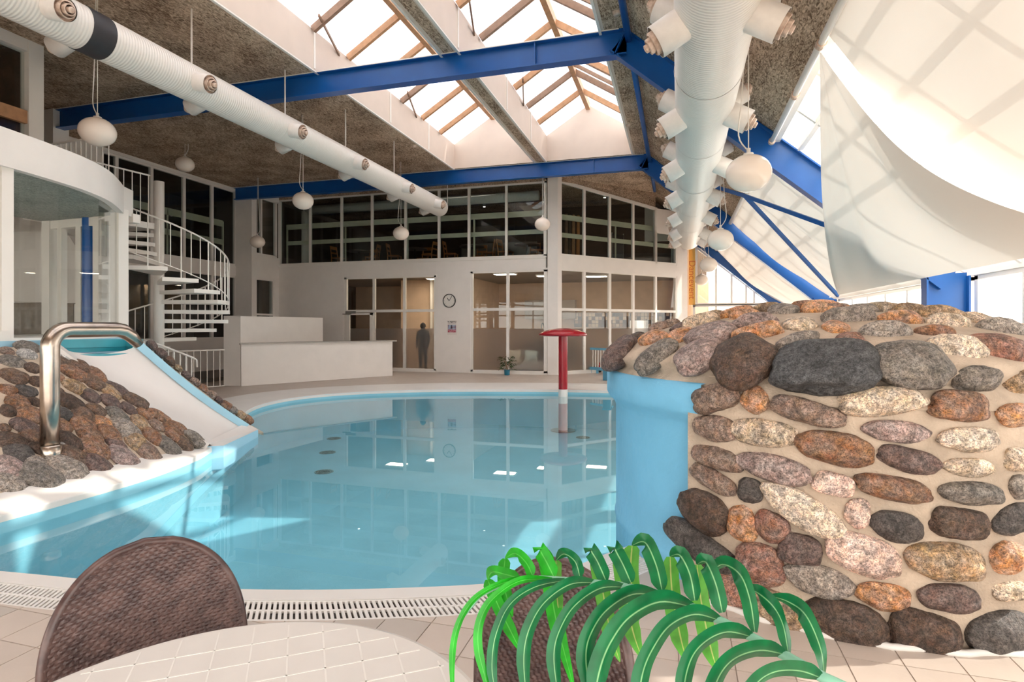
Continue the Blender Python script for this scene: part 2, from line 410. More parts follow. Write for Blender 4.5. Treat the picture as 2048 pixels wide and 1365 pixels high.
# pool shell
mb = MB(); n = NP
ZB = -.95
mb.add([(p.x, p.y, PL[i][3]-.005) for i, p in enumerate(L0)]+[(p.x, p.y, ZB) for p in L0], [(i, (i+1) % n, n+(i+1) % n, n+i) for i in range(n)])
pool = thing('pool_basin', 'light blue painted curved swimming pool basin with white rim', 'pool', (-2.5, 8, ZB), kind='structure')
mb.build('pool_wall', POOLB, pool, smooth=True)
fill([L0], ZB).build('pool_bottom', POOLB, pool)
mb = MB()
prof = ((0, -.06, 0), (0, -.012, 0), (.012, 0, 0), (.5, 0, .5), (1, 0, 1), (1, -.06, 1))
vs = []
for k, (f, dz, fz) in enumerate(prof):
    for i, p in enumerate(PL):
        q = off(i, p[2]*f-.002); vs.append((q.x, q.y, p[3]*(1-fz)+p[4]*fz+dz+.002))
mb.add(vs, [(k*n+i, k*n+(i+1) % n, (k+1)*n+(i+1) % n, (k+1)*n+i) for k in range(len(prof)-1) for i in range(n)])
mb.build('pool_rim', RIM, pool, smooth=False)
tag(fill([L0], -.11).build('pool_water', WATER), 'calm clear water filling the curved blue pool', 'water', kind='stuff')
for k, (px, py) in enumerate(((648, 945), (655, 906), (668, 878), (965, 834), (1166, 876), (1125, 821))):
    c = onz(px, py, ZB) if k < 5 else onz(px, py, ZB)
    t = MB()
    for r0, r1 in ((.0, .03), (.05, .075), (.095, .115), (.135, .16)): t.lathe([(r0, .004), (r0, .01), (r1, .01), (r1, .004)], (c.x, c.y, ZB), 20)
    for q in range(6):
        a = q*pi/6; t.bar((c.x-.15*math.cos(a), c.y-.15*math.sin(a), ZB+.006), (c.x+.15*math.cos(a), c.y+.15*math.sin(a), ZB+.006), .012, .008)
    t.build('pool_drain', mat('drain_grey', (120, 150, 150), .5), pool)

# floor with the pool cut out, tiles near the table built one by one
XL, XR, Y0, Y1 = -15.2, 4.0, -5.0, 18.2
FX = -15.0
fl = fill([[Vector((-15.4, -5.2)), Vector((4.2, -5.2)), Vector((4.2, 23.2)), Vector((-15.4, 23.2))], L2], -.006)
TS = .25
m, nt, b, out = new_mat('deck_tiles_far'); b.inputs['Roughness'].default_value = .42
tc = node(nt, 'ShaderNodeTexCoord'); mp = node(nt, 'ShaderNodeMapping'); mp.inputs['Location'].default_value = (-1.003/TS, -3.034/TS, 0); mp.inputs['Scale'].default_value = (1/TS, 1/TS, 1)
br = node(nt, 'ShaderNodeTexBrick'); br.offset = 0; br.squash = 1
br.inputs['Scale'].default_value = 1; br.inputs['Brick Width'].default_value = 1; br.inputs['Row Height'].default_value = 1; br.inputs['Mortar Size'].default_value = .012
br.inputs['Color1'].default_value = lin((200, 184, 172))+(1,); br.inputs['Color2'].default_value = lin((194, 178, 166))+(1,); br.inputs['Mortar'].default_value = lin((180, 164, 152))+(1,)
geo = node(nt, 'ShaderNodeNewGeometry'); link(nt, geo.outputs['Position'], mp.inputs[0]); link(nt, mp.outputs[0], br.inputs['Vector']); link(nt, br.outputs['Color'], b.inputs['Base Color'])
floor = struct(fl.build('floor', m), 'beige square-tiled pool deck', 'floor')
floor_grout = fill([[Vector((-5.0, -1.2)), Vector((3.95, -1.2)), Vector((3.95, 4.3)), Vector((.2, 4.3))] + [L2[i] for i in range(3, 60)][0:0] + [Vector((-.4, 3.0)), Vector((-5.0, 2.0))]], -.003) if False else None
def inpoly(x, y, poly):
    c = False; j = len(poly)-1
    for i in range(len(poly)):
        a, b_ = poly[i], poly[j]
        if (a.y > y) != (b_.y > y) and x < (b_.x-a.x)*(y-a.y)/(b_.y-a.y)+a.x: c = not c
        j = i
    return c
tm = MB().box((0, 0, 0), (TS-.006, TS-.006, .006)); bmt = tm
tme = None; cand = []
for i in range(-26, 14):
    for j in range(-14, 10):
        cx, cy = 1.003+(i+.5)*TS, 3.034+(j+.5)*TS
        h = TS/2+.0
        if cx > 3.9: continue
        cor = [Vector((cx+a*h, cy+b_*h)) for a, b_ in ((-1, -1), (1, -1), (1, 1), (-1, 1))]
        ins = [inpoly(q.x, q.y, L2) for q in cor+[Vector((cx, cy))]]
        if all(ins): continue
        j0 = min(range(NP), key=lambda q: (L2[q]-Vector((cx, cy))).length_squared)
        edge_d = (L2[j0]-Vector((cx, cy))).length
        cut = None
        if any(ins) or edge_d < .16: cut = j0
        grey = (edge_d < .22) and not ins[4] and gw(j0) > .1
        if (Vector((cx, cy))-Vector((1.0, 4.8))).length < 1.35: continue
        d = -SA*cx+CA*cy; r = CA*cx+SA*cy
        if d < 1.5: continue
        px = CX+FPX*r/d; py = HY+FPX*CZ/d
        if px < -90 or px > 2140 or py > 1450: continue
        cand.append((d, cx, cy, cut, grey))
cand.sort()
def clip(poly, p0, nrm):
    out_ = []
    for i in range(len(poly)):
        a, b_ = poly[i], poly[(i+1) % len(poly)]; da, db = (a-p0).dot(nrm), (b_-p0).dot(nrm)
        if da >= 0: out_.append(a)
        if da*db < 0: out_.append(a.lerp(b_, da/(da-db)))
    return out_
for d, cx, cy, cut, grey in cand[:300]:
    if cut is not None:
        q = TS/2-.003; poly = [Vector((cx+a*q, cy+b_*q)) for a, b_ in ((-1, -1), (1, -1), (1, 1), (-1, 1))]
        for dj in (-2, 0, 2): poly = clip(poly, L2[(cut+dj) % NP]+pnorm((cut+dj) % NP)*SGN*.002, pnorm((cut+dj) % NP)*SGN) if len(poly) > 2 else poly
        if len(poly) > 2: MB().prism([(p.x, p.y) for p in poly], -.006, 0).build('tile', TILEG if grey else TILE, floor)
    elif tme is None:
        o = tm.build('tile', TILE, floor, origin=(0, 0, 0)); tme = o.data; o.location = (cx, cy, -.003)
    else: o = place('tile', tme, (cx, cy, -.003), floor)
# gutter grating round the pool
gr = thing('pool_grating', 'white slatted overflow grating along the pool rim', 'grating', (-2, 3, -.05), kind='structure')
mb = MB(); vs = []
for f, z in ((0, -.0), (.02, -.055), (.98, -.055), (1, -.006)):
    for i, p in enumerate(PL):
        q = off(i, p[2]+gw(i)*f); vs.append((q.x, q.y, z))
mb.add(vs, [(k*n+i, k*n+(i+1) % n, (k+1)*n+(i+1) % n, (k+1)*n+i) for k in range(3) for i in range(n)])
mb.build('gutter_channel', mat('gutter_grey', (120, 112, 104), .7), gr)
sm = MB().box((0, 0, 0), (.017, GW-.012, .012)); sme = None
sm2 = MB().box((0, 0, 0), (.017, GW-.012, .012))
def along(step, i0, i1):
    acc = 0; i = i0; last = off(i0, .2)
    while i < i1:
        q = off(i, PL[i % NP][2]+gw(i)/2); q2 = off(i+1, PL[(i+1) % NP][2]+gw(i+1)/2); seg = (q2-q).length
        while acc < seg:
            f = acc/seg; p = q.lerp(q2, f); nn = (pnorm(i % NP)*(1-f)+pnorm((i+1) % NP)*f)*SGN; yield p, nn, i; acc += step
        acc -= seg; i += 1
cnt = 0
far = MB()
for p, nn, i in along(.031, 1, 66):
    if gw(i) < .1: continue
    a = math.atan2(nn.y, nn.x)-pi/2+.35
    if cnt < 290:
        if sme is None:
            o = sm.build('slat', RIM, gr, origin=(0, 0, 0)); sme = o.data; o.location = (p.x, p.y, -.008)
        else: o = place('slat', sme, (p.x, p.y, -.008), gr)
        o.rotation_euler = (0, 0, a); cnt += 1
for p, nn, i in along(.05, 118, 186):
    far.box((p.x, p.y, -.005), (.024, GW-.012, .012), math.atan2(nn.y, nn.x)-pi/2)
far.build('slat_row', RIM, gr)['kind'] = 'stuff'
for f in (.02, .5, .98):
    mb = MB()
    for i in range(1, 186):
        if gw(i) < .1 or gw(i+1) < .1: continue
        q = off(i, PL[i % NP][2]+gw(i)*f); q2 = off(i+1, PL[(i+1) % NP][2]+gw(i+1)*f)
        mb.bar((q.x, q.y, -.008), (q2.x, q2.y, -.008), .016, .014)
    mb.build('grating_rail', RIM, gr)

# ------------------------------------------------------------------ shell: walls, ceiling, roof
ZC = 6.45
XK = -.83                                     # roof bends here
SL = .855
def zr(x): return ZC-SL*(x-XK)
ceil = thing('ceiling', 'dark brown wood-wool board ceiling between the skylights', 'ceiling', (-7, 9, ZC), kind='structure')
for a, b_, y0, y1 in ((-15.4, -6.65, -5.2, 23.2), (-4.1, -3.73, -5.2, 16.55), (-1.25, XK, -5.2, 16.55), (-6.65, XK, 16.55, 23.2), (-6.65, -4.1, -5.2, -2), (-3.73, -1.25, -5.2, -2)):
    MB().span((a, y0, ZC), (b_, y1, ZC+.16)).build('ceiling_board', CEIL, ceil)
XG = 1.42
for y0, y1 in ((-5.2, 2.5), (2.5, 9.6), (9.6, 16.7), (16.7, 23.2)):
    MB().slab([(XK, y0, ZC), (XG, y0, zr(XG)), (XG, y1, zr(XG)), (XK, y1, ZC)], (.11, 0, .13)).build('sloping_board', CEIL, ceil)
for x in (-6.65, -4.1, -3.73, -1.25):
    MB().span((x-.035 if x in (-6.65, -3.73) else x-.01, -2, ZC-.03), (x+.01 if x in (-6.65, -3.73) else x+.035, 16.55, ZC)).build('edge_trim', FRAME, ceil)
MB().bar((XG+.03, -5.2, zr(XG)-.02), (XG+.03, 23.0, zr(XG)-.02), .10, .22).build('edge_trim', FRAME, ceil)

# skylights: white well, pine rafters, opal panes
ZE, ZR = 7.2, 7.98
RY = [16.55-1.2*k for k in range(16)]
for wi, (xa, xb) in enumerate(((-6.65, -4.1), (-3.73, -1.25))):
    xm = (xa+xb)/2
    sk = thing('window_%d' % (wi+1), ['long ridged skylight with pine rafters, on the duct side of the hall', 'long ridged skylight with pine rafters, beside the roof bend'][wi], 'skylight', (xm, 8, ZC), kind='structure')
    for s, x in ((-1, xa), (1, xb)):
        MB().span((x-s*.012, -2, ZC-.004), (x+s*.08, 16.55, ZE)).build('well_wall', WELL, sk)
        for yj in (3.4, 6.4, 9.4, 12.4, 14.6): MB().span((x-s*.024, yj, ZC+.02), (x-s*.012, yj+.05, ZE)).build('joint_strip', FRAME, sk)
    for y, d in ((16.538, .08), (-2, -.08)):
        MB().slab([(xa, y, ZC), (xb, y, ZC), (xb, y, ZE), (xm, y, ZR), (xa, y, ZE)], (0, d, 0)).build('gable_wall', WELL, sk)
    MB().span((xm-.06, -2, ZR-.16), (xm+.06, 16.5, ZR+.02)).build('ridge_beam', WOOD, sk)
    for k, y in enumerate(RY):
        for s, x in ((-1, xa), (1, xb)):
            if k > 0: MB().bar((x, y, ZE+.03), (xm, y, ZR+.03), .075, .13, off=-.07).build('rafter', WOOD if (k+wi) % 3 else WOODL, sk)
            if k < len(RY)-1: MB().slab([(x+s*.06, y-.01, ZE+.03), (xm, y-.01, ZR+.06), (xm, y-1.19, ZR+.06), (x+s*.06, y-1.19, ZE+.03)], (0, 0, .015)).build('pane', OPAL, sk)
    for k in (2, 5):   # opening sashes with a stay
        y = RY[k]; MB().bar((xb, y-.35, ZE), (xm, y-.35, ZR), .05, .08).build('sash', WOODL, sk); MB().bar((xb, y-.9, ZE), (xm, y-.9, ZR), .05, .08).build('sash', WOODL, sk)
        MB().bar((xa+.02, y-.3, ZE-.1), (xa+.3, y-1.4, ZE+.1), .03, .05).build('window_stay', WOODL, sk)

# windows: a frame, single mullions and single panes
WN = [2]
def window(label, org, ang, us, z0, ztop, trans=(), frame=.09, depth=.10, glass=GLASS, frost=None, cat='window', pm=FRAME):
    """us: distances of the vertical members along the wall; ztop(u): top of the opening"""
    WN[0] += 1
    if not callable(ztop): zt = ztop; ztop = lambda u: zt
    dx, dy = math.cos(ang), math.sin(ang); O = Vector(org)
    P = lambda u, z: (O.x+dx*u, O.y+dy*u, z)
    w = thing('window_%d' % WN[0], label, cat, P((us[0]+us[-1])/2, z0), kind='structure')
    f = MB(); a, b_ = us[0], us[-1]
    f.bar(P(a-frame/2, z0), P(b_+frame/2, z0), depth, frame); f.bar(P(a-frame/2, ztop(a)), P(b_+frame/2, ztop(b_)), depth, frame)
    for u in (a, b_): f.bar(P(u, z0), P(u, ztop(u)), frame, depth, up=(-dy, dx, 0))
    f.build('window_frame', pm, w)
    for u in us[1:-1]: MB().bar(P(u, z0), P(u, ztop(u)), frame*.8, depth*.9, up=(-dy, dx, 0)).build('mullion', pm, w)
    for t in trans: MB().bar(P(a, t), P(b_, t), depth*.85, frame*.75).build('transom', pm, w)
    nd = Vector((-dy, dx, 0))*.008
    for i in range(len(us)-1):
        lv = [z0]+list(trans)+[None]
        if frost: lv = sorted([z0]+list(trans)+[frost])+[None]
        for j in range(len(lv)-1):
            za = lv[j]; u0, u1 = us[i], us[i+1]
            t0, t1 = (ztop(u0), ztop(u1)) if lv[j+1] is None else (lv[j+1],)*2
            fr = frost and t0 <= frost+.001
            MB().slab([P(u0, za), P(u1, za), P(u1, t1), P(u0, t0)], nd).build('frosted_pane' if fr else 'pane', FROST if fr else glass, w)
    return w
YA = 18.2
# back wall (wall A): solid bands and piers
wa = thing('wall_back', 'white back wall with a clock between its two storeys of glazing', 'wall', (-9, YA, 0), kind='structure')
def wseg(x0, x1, z0, z1, parent=wa, m=WHITE, y=YA, d=.18, name='wall_panel'): return MB().span((x0, y, z0), (x1, y+d, z1)).build(name, m, parent)
XA0 = -14.35; AX = lambda px: ony(px, 540, YA).x
xd0, xd1, xg0, xg1 = AX(688), AX(872), AX(941), AX(1092)
wseg(XA0, xd0, 0, 3.85); wseg(xd0, xd1, 3.33, 3.85); wseg(xd1, xg0, 0, 3.85); wseg(xg0, xg1, 3.42, 3.85)
wseg(XA0, xg1, 6.3, ZC, m=CEIL, name='ceiling_edge_panel')
MB().span((XA0, YA-.03, 3.80), (xg1, YA, 3.87)).build('sill', FRAME, wa)
ax = [AX(p) for p in (558, 619, 682, 743, 810, 877, 937, 1012, 1090)]
window('upper row of eight dark panes above the clock', (0, YA+.06, 0), 0, ax, 3.87, 6.3, frame=.1, glass=DGLASS)
dx_ = [AX(p) for p in (690, 747, 808, 871)]
window('three-bay glazing with a door behind the white bar wall', (0, YA+.06, 0), 0, dx_, .05, 3.33, trans=(2.12,), frame=.12, frost=1.5)
window('two-bay glazing with the potted plant standing before it', (0, YA+.06, 0), 0, [AX(p) for p in (942, 1015, 1091)], .05, 3.42, trans=(2.14,), frame=.12, frost=1.5)
mb = MB().span((AX(690)+.05, YA-.05, 2.03), (AX(690)+.45, YA, 2.12)); mb.span((AX(690)-.05, YA-.09, 2.0), (AX(690)+.3, YA-.06, 2.03)).build('door_closer', mat('closer_grey', (130, 124, 118), .4), wa)
mb = MB().span((AX(693), YA-.02, .05), (AX(700), YA+.02, 2.05)); mb.span((AX(740), YA-.02, .05), (AX(746), YA+.02, 2.05)); mb.span((AX(693), YA-.02, 1.98), (AX(746), YA+.02, 2.05)).build('door_leaf_frame', FRAME, wa)
# corner column and wall B
cc = struct(MB().prism([(xg1+.06, YA-.04), (-3.72, YA-.04), (-3.62, YA+.12), (-3.75, YA+.4), (xg1+.06, YA+.4)], 0, ZC).build('trim_1', WHITE), 'white corner column where the back walls meet', 'column')
UB = Vector((.6656, .7463, 0)); OB = Vector((-3.72, YA+.12, 0)); AB = math.atan2(UB.y, UB.x)
def SB(px):       # distance along wall B seen at a picture column
    v = ray(px, 600); # OB + s UB parallel to v in plan
    return (v.x*OB.y-v.y*OB.x)/(v.y*UB.x-v.x*UB.y)
wb = thing('wall_angled', 'white angled back wall with two storeys of glazing', 'wall', OB, kind='structure')
def PB(s, z, n=0): return OB+UB*s+Vector((-UB.y, UB.x, 0))*n+Vector((0, 0, z))
def bseg(s0, s1, z0, z1, m=WHITE, t0=None, t1=None, name='wall_panel'):
    return MB().slab([PB(s0, z0, .0), PB(s1, z0, .0), PB(s1, t1 if t1 else z1, .0), PB(s0, t0 if t0 else z1, .0)], (-UB.y*.18, UB.x*.18, 0)).build(name, m, wb)
sb = [SB(p) for p in (1117, 1170, 1221, 1268, 1313, 1354)]; SE = SB(1375)
ZTB = lambda u: 6.33-(u-sb[0])/(sb[4]-sb[0])*.45 if u <= sb[4]+.001 else 5.05
bseg(-.05, SE, 3.46, 3.86); bseg(sb[5], SE, 0, 3.46); bseg(sb[5], SE, 3.86, 4.95); bseg(-.05, sb[0], 0, 6.4)
bseg(-.05, sb[4], 6.3, 6.45, CEIL, 6.5, 6.5, name='ceiling_edge_panel'); 
MB().slab([PB(-.05, 6.3, .05), PB(sb[4], 5.85, .05), PB(sb[4], 6.6, .05), PB(-.05, 6.6, .05)], (-UB.y*.1, UB.x*.1, 0)).build('ceiling_edge_panel', CEIL, wb)
bseg(sb[4], SE, 5.05, 5.9); bseg(sb[5], SE, 4.9, 5.6)
window('upper row of angled panes with a sloping top', PB(0, 0, .06), AB, sb[:5], 3.9, ZTB, frame=.1, glass=DGLASS)
window('short upper pane at the end of the angled wall', PB(0, 0, .06), AB, sb[4:], 3.9, 5.05, frame=.1, glass=DGLASS)
window('ten-pane lower glazing of the angled wall behind the playpen', PB(0, 0, .06), AB, sb, .05, 3.46, trans=(2.13,), frame=.12, frost=1.5)
# gable end beyond, with sloping glazing
YG = PB(SE, 0).y+.05; XGA = PB(SE, 0).x
GX = lambda px: ony(px, 600, YG).x
wg = thing('wall_gable', 'white framed glass gable at the far end of the sloping roof', 'wall', (2, YG, 0), kind='structure')
zu = lambda x: zr(x)-.55
gx = [GX(p) for p in (1388, 1393, 1432, 1463, 1492, 1508, 1546)]
window('sloping gable glazing behind the banner', (0, YG, 0), 0, gx, 2.42, zu, frame=.09)
window('low gable glazing just above the boulders', (0, YG, 0), 0, [GX(p) for p in (1388, 1432, 1508, 1580)], .6, 2.36, frame=.09)
MB().slab([(XGA, YG, zu(XGA)), (4.0, YG, zu(4.0)), (4.0, YG, zr(4.0)), (XGA-1.6, YG, ZC), (XGA-1.6, YG, zu(XGA))], (0, .15, 0)).build('gable_board', GREYW, wg)
MB().span((XGA, YG, 0), (4.1, YG+.15, .58)).build('wall_panel', WHITE, wg)
# right side: low wall, strip windows under the eaves, sloping roof glass
wr = thing('wall_right', 'low white wall under the strip windows on the sunny side', 'wall', (4.05, 9, 0), kind='structure')
MB().span((4.0, -5.2, 0), (4.15, YG, .85)).build('wall_panel', WHITE, wr)
MB().span((3.97, -5.2, 2.28), (4.15, YG, 2.42)).build('eaves_board', FRAME, wr)
for k, (y0, y1) in enumerate(((-4.6, 2.4), (2.6, 9.5), (9.75, 16.6), (16.85, YG-.1))):
    nn = 6; us = []
    for q in range(nn+1): us.append(y0+(y1-y0)*q/nn)
    window(['strip window beside the dining table', 'strip window before the near blue column', 'strip window between the blue columns', 'strip window beside the gable'][k], (4.05, 0, 0), pi/2, us, .9, 2.27, frame=.1)
    WN[0] += 1
    rw = thing('window_%d' % WN[0], ['sloping roof glazing above the dining table', 'sloping roof glazing above the near sail curtain', 'sloping roof glazing with cross braces', 'sloping roof glazing next to the gable'][k], 'roof window', (2.7, (y0+y1)/2, 2.3), kind='structure')
    for q in range(nn):
        ya, yb = us[q], us[q+1]
        MB().bar((XG, ya, zr(XG)+.04), (4.05, ya, zr(4.05)+.04), .06, .09).build('glazing_bar', FRAME, rw)
        for xa, xb in ((XG+.03, 2.7), (2.7, 4.05)):
            MB().slab([(xa, ya+.03, zr(xa)+.04), (xb, ya+.03, zr(xb)+.04), (xb, yb-.03, zr(xb)+.04), (xa, yb-.03, zr(xa)+.04)], (.005, 0, .006)).build('pane', GLASS, rw)
    MB().bar((2.7, y0, zr(2.7)+.04), (2.7, y1, zr(2.7)+.04), .06, .09).build('glazing_bar', FRAME, rw)
    for xx in (XG+.35, XG+.8): MB().bar((xx, y0, zr(xx)+.02), (xx, y1, zr(xx)+.02), .07, .07).build('glazing_bar', FRAME, rw)
# left side walls D and C
XD = -15.0
wl = thing('wall_left', 'white left wall with tall dark glazing behind the spiral stair', 'wall', (XD, 12, 0), kind='structure')
DY = lambda px: onx(px, 500, XD).y
MB().span((XD-.2, -5.2, 0), (XD, DY(205), ZC)).build('wall_panel', GREYW, wl)
dys = [DY(p) for p in (205, 236, 306, 371, 427, 474)]
MB().span((XD-.2, DY(205), 3.35), (XD, 16.8, 3.7)).build('wall_panel', GREYW, wl); MB().span((XD-.2, DY(205), -.0), (XD, 16.8, 1.12)).build('wall_panel', GREYW, wl)
MB().span((XD-.2, DY(205), 6.36), (XD, 16.8, ZC)).build('wall_panel', GREYW, wl)
window('tall upper panes behind the spiral stair', (XD-.08, 0, 0), pi/2, dys, 3.72, 6.36, frame=.12, glass=DGLASS, pm=GREYW)
window('lower panes behind the spiral stair', (XD-.08, 0, 0), pi/2, dys, 1.15, 3.35, frame=.12, glass=DGLASS, pm=GREYW)
struct(MB().span((XD-.1, 16.75, 0), (XA0+.02, 17.0, ZC)).build('trim_2', GREYW), 'grey-white pier in the recessed corner', 'column')
wc = thing('wall_recess', 'grey-white recessed corner wall beside the back wall', 'wall', (XA0, 17.5, 0), kind='structure')
cy = [onx(p, 450, XA0).y for p in (506, 524, 553)]
MB().span((XA0-.2, 17.0, 3.3), (XA0, YA+.1, 4.12)).build('wall_panel', GREYW, wc); MB().span((XA0-.2, 17.0, 6.2), (XA0, YA+.1, ZC)).build('wall_panel', GREYW, wc)
window('two narrow upper panes in the recessed corner', (XA0-.06, 0, 0), pi/2, cy, 4.15, 6.2, frame=.09, glass=DGLASS, pm=GREYW)
cz = [onx(p, 590, XA0).y for p in (510, 548)]
MB().span((XA0-.2, 17.0, 0), (XA0, cz[0], 3.3)).build('wall_panel', GREYW, wc); MB().span((XA0-.2, cz[1], 0), (XA0, YA+.1, 3.3)).build('wall_panel', GREYW, wc)
window('narrow dark pane in the recessed corner', (XA0-.06, 0, 0), pi/2, cz, .3, 3.28, frame=.09, trans=(2.0,), glass=DGLASS, pm=GREYW)
# unseen front behind the camera, its glazing added to let in sky light
wf = thing('wall_front_unseen', 'unseen white framed front of the hall, its glazing added for light', 'wall', (-6, -5.1, 0), kind='structure')
MB().span((-15.4, -5.2, 0), (4.2, -5.0, .3)).build('wall_panel', WHITE, wf)
window('unseen front glazing added to let sky light onto the dining tables', (0, -5.1, 0), 0, [-15.2+1.6*k for k in range(13)], .35, 6.3 if False else (lambda u: min(3.4, zr(u)-.05)), frame=.12, trans=(2.4,))
MB().slab([(-15.4, -5.2, 3.4), (2.6, -5.2, 3.4), (XK, -5.2, ZC), (-15.4, -5.2, ZC)], (0, .15, 0)).build('wall_panel', WHITE, wf)  # upper part closed so less light reaches the dining end
struct(MB().span((-60, -60, -1.3), (60, 70, -1.2)).build('ground', mat('pale_ground', (214, 208, 200), .9)), 'pale paved ground outside', 'ground')

# rooms behind the back wall
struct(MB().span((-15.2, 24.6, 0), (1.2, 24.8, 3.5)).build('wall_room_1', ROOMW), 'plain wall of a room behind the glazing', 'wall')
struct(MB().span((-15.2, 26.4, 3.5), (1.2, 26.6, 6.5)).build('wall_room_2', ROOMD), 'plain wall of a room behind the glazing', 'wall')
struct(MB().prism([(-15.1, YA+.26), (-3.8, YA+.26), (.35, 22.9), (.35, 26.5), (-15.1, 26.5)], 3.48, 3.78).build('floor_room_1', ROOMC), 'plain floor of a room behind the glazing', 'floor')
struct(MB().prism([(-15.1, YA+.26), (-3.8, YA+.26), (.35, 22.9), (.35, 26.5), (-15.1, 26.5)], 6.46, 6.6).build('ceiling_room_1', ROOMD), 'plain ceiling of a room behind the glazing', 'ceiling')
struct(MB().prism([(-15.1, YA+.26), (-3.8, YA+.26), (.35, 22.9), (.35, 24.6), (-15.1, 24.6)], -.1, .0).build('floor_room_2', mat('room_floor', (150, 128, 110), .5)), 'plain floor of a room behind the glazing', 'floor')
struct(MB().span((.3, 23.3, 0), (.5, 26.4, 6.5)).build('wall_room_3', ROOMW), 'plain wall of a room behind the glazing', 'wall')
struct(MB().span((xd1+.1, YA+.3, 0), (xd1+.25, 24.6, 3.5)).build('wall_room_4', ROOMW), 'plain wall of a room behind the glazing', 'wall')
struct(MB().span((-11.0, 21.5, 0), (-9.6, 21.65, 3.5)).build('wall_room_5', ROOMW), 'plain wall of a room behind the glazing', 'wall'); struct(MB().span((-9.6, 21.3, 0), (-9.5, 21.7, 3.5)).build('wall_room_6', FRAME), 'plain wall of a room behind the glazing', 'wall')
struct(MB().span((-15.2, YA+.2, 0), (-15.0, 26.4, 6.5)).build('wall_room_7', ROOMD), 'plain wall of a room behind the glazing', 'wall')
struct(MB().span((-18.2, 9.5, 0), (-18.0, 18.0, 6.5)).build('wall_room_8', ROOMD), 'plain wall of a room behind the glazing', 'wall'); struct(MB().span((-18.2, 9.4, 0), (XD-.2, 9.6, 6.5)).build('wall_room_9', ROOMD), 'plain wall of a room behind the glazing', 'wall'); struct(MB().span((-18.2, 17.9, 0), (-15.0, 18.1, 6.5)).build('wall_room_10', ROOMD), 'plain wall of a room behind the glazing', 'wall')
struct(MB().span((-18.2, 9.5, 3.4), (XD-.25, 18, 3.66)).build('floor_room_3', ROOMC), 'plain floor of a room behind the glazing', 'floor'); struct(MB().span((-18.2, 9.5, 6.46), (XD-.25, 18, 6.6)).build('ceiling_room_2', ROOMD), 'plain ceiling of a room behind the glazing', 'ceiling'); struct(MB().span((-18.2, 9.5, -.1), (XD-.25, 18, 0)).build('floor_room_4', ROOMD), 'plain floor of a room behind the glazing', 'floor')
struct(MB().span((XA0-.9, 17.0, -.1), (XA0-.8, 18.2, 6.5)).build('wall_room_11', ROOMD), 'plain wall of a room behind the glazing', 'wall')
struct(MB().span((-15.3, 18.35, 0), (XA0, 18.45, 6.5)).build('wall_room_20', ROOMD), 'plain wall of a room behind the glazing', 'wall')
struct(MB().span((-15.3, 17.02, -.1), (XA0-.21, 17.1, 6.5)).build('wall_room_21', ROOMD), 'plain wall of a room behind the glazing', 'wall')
MOS = mat('mosaic', (150, 112, 84), .6, c2=(88, 66, 54), vscale=14, var=.2)

# ------------------------------------------------------------------ blue steel frames
FD = .42
def frame(y, label, x0):
    t = thing('steel_portal', label, 'steel frame', (-5, y, 0), group='blue portal frames')
    KN = Vector((XK, y, ZC-.005)); XE = 3.86
    MB().ibeam((x0, y, ZC-.005), (XK+.02, y, ZC-.005), FD, .20).build('beam', BLUE, t)
    MB().ibeam((XK+.02, y, ZC-.02), (XE, y, zr(XE)-.03), FD, .20).build('rafter', BLUE, t)
    mb = MB().slab([(3.42, y-.012, 0), (3.93, y-.012, 0), (3.93, y-.012, zr(3.93)-.05), (3.42, y-.012, zr(3.42)-.5)], (0, .024, 0))
    for x in (3.42, 3.93): mb.span((x-.012, y-.1, 0), (x+.012, y+.1, zr(x)-.1 if x > 3.5 else zr(x)-.5))
    mb.build('column', BLUE, t)
    for x in (-2.35,): MB().span((x-.008, y-.09, ZC-FD+.02), (x+.008, y+.09, ZC-.03)).build('stiffener', BLUE, t)
    MB().slab([(XK+.0, y-.10, ZC-.03), (XK+.016, y-.10, ZC-.03), (XK-.17, y-.10, ZC-FD), (XK-.186, y-.10, ZC-FD)], (0, .2, 0)).build('knee_plate', BLUE, t)
    MB().span((x0, y-.11, ZC-.02), (XK-.1, y-.105, ZC-.002)).build('edge_trim', FRAME, t)
    return t
frame(9.6, 'blue steel portal frame crossing under both skylights', -13.45)
frame(16.7, 'blue steel portal frame before the back wall', -14.97)
f3 = thing('steel_portal', 'blue steel rafter against the glass gable', 'steel frame', (2, YG-.25, 0), group='blue portal frames')
MB().ibeam((XGA-.2, YG-.38, zr(XGA-.2)-.03), (3.86, YG-.38, zr(3.86)-.03), FD, .2).build('rafter', BLUE, f3)
MB().span((3.5, YG-.48, 0), (3.9, YG-.28, zr(3.9)-.1)).build('column', BLUE, f3)
frame(2.5, 'blue steel portal frame above the dining tables', -10.5)
struct(MB().span((-14.1, 9.45, 0), (-13.4, 9.8, ZC-.01)).build('trim_3', GREYW), 'grey pier carrying the end of the near blue beam', 'column')
for y0, y1, nm in ((2.6, 9.5, 'near'), (9.7, 16.6, 'far'), (16.8, 20.3, 'last')):
    t = MB().tube([(-.77, y0, 6.24), (-.77, y1, 6.24)], .055, 12).build('steel_tie', BLUE, smooth=True)
    tag(t, {'near': 'round blue tie bar along the roof bend above the dining end', 'far': 'round blue tie bar along the roof bend between the two big frames', 'last': 'short round blue tie bar along the roof bend beside the angled wall'}[nm], 'tie bar', 'blue tie bars along the roof bend')
ofs = lambda x: zr(x)-.42
for k, (a, b_) in enumerate((((1.3, 15.3), (3.55, 9.85)), ((1.3, 15.3), (3.8, 16.4)))):
    p, q = Vector((a[0], a[1], ofs(a[0]))), Vector((b_[0], b_[1], ofs(b_[0])))
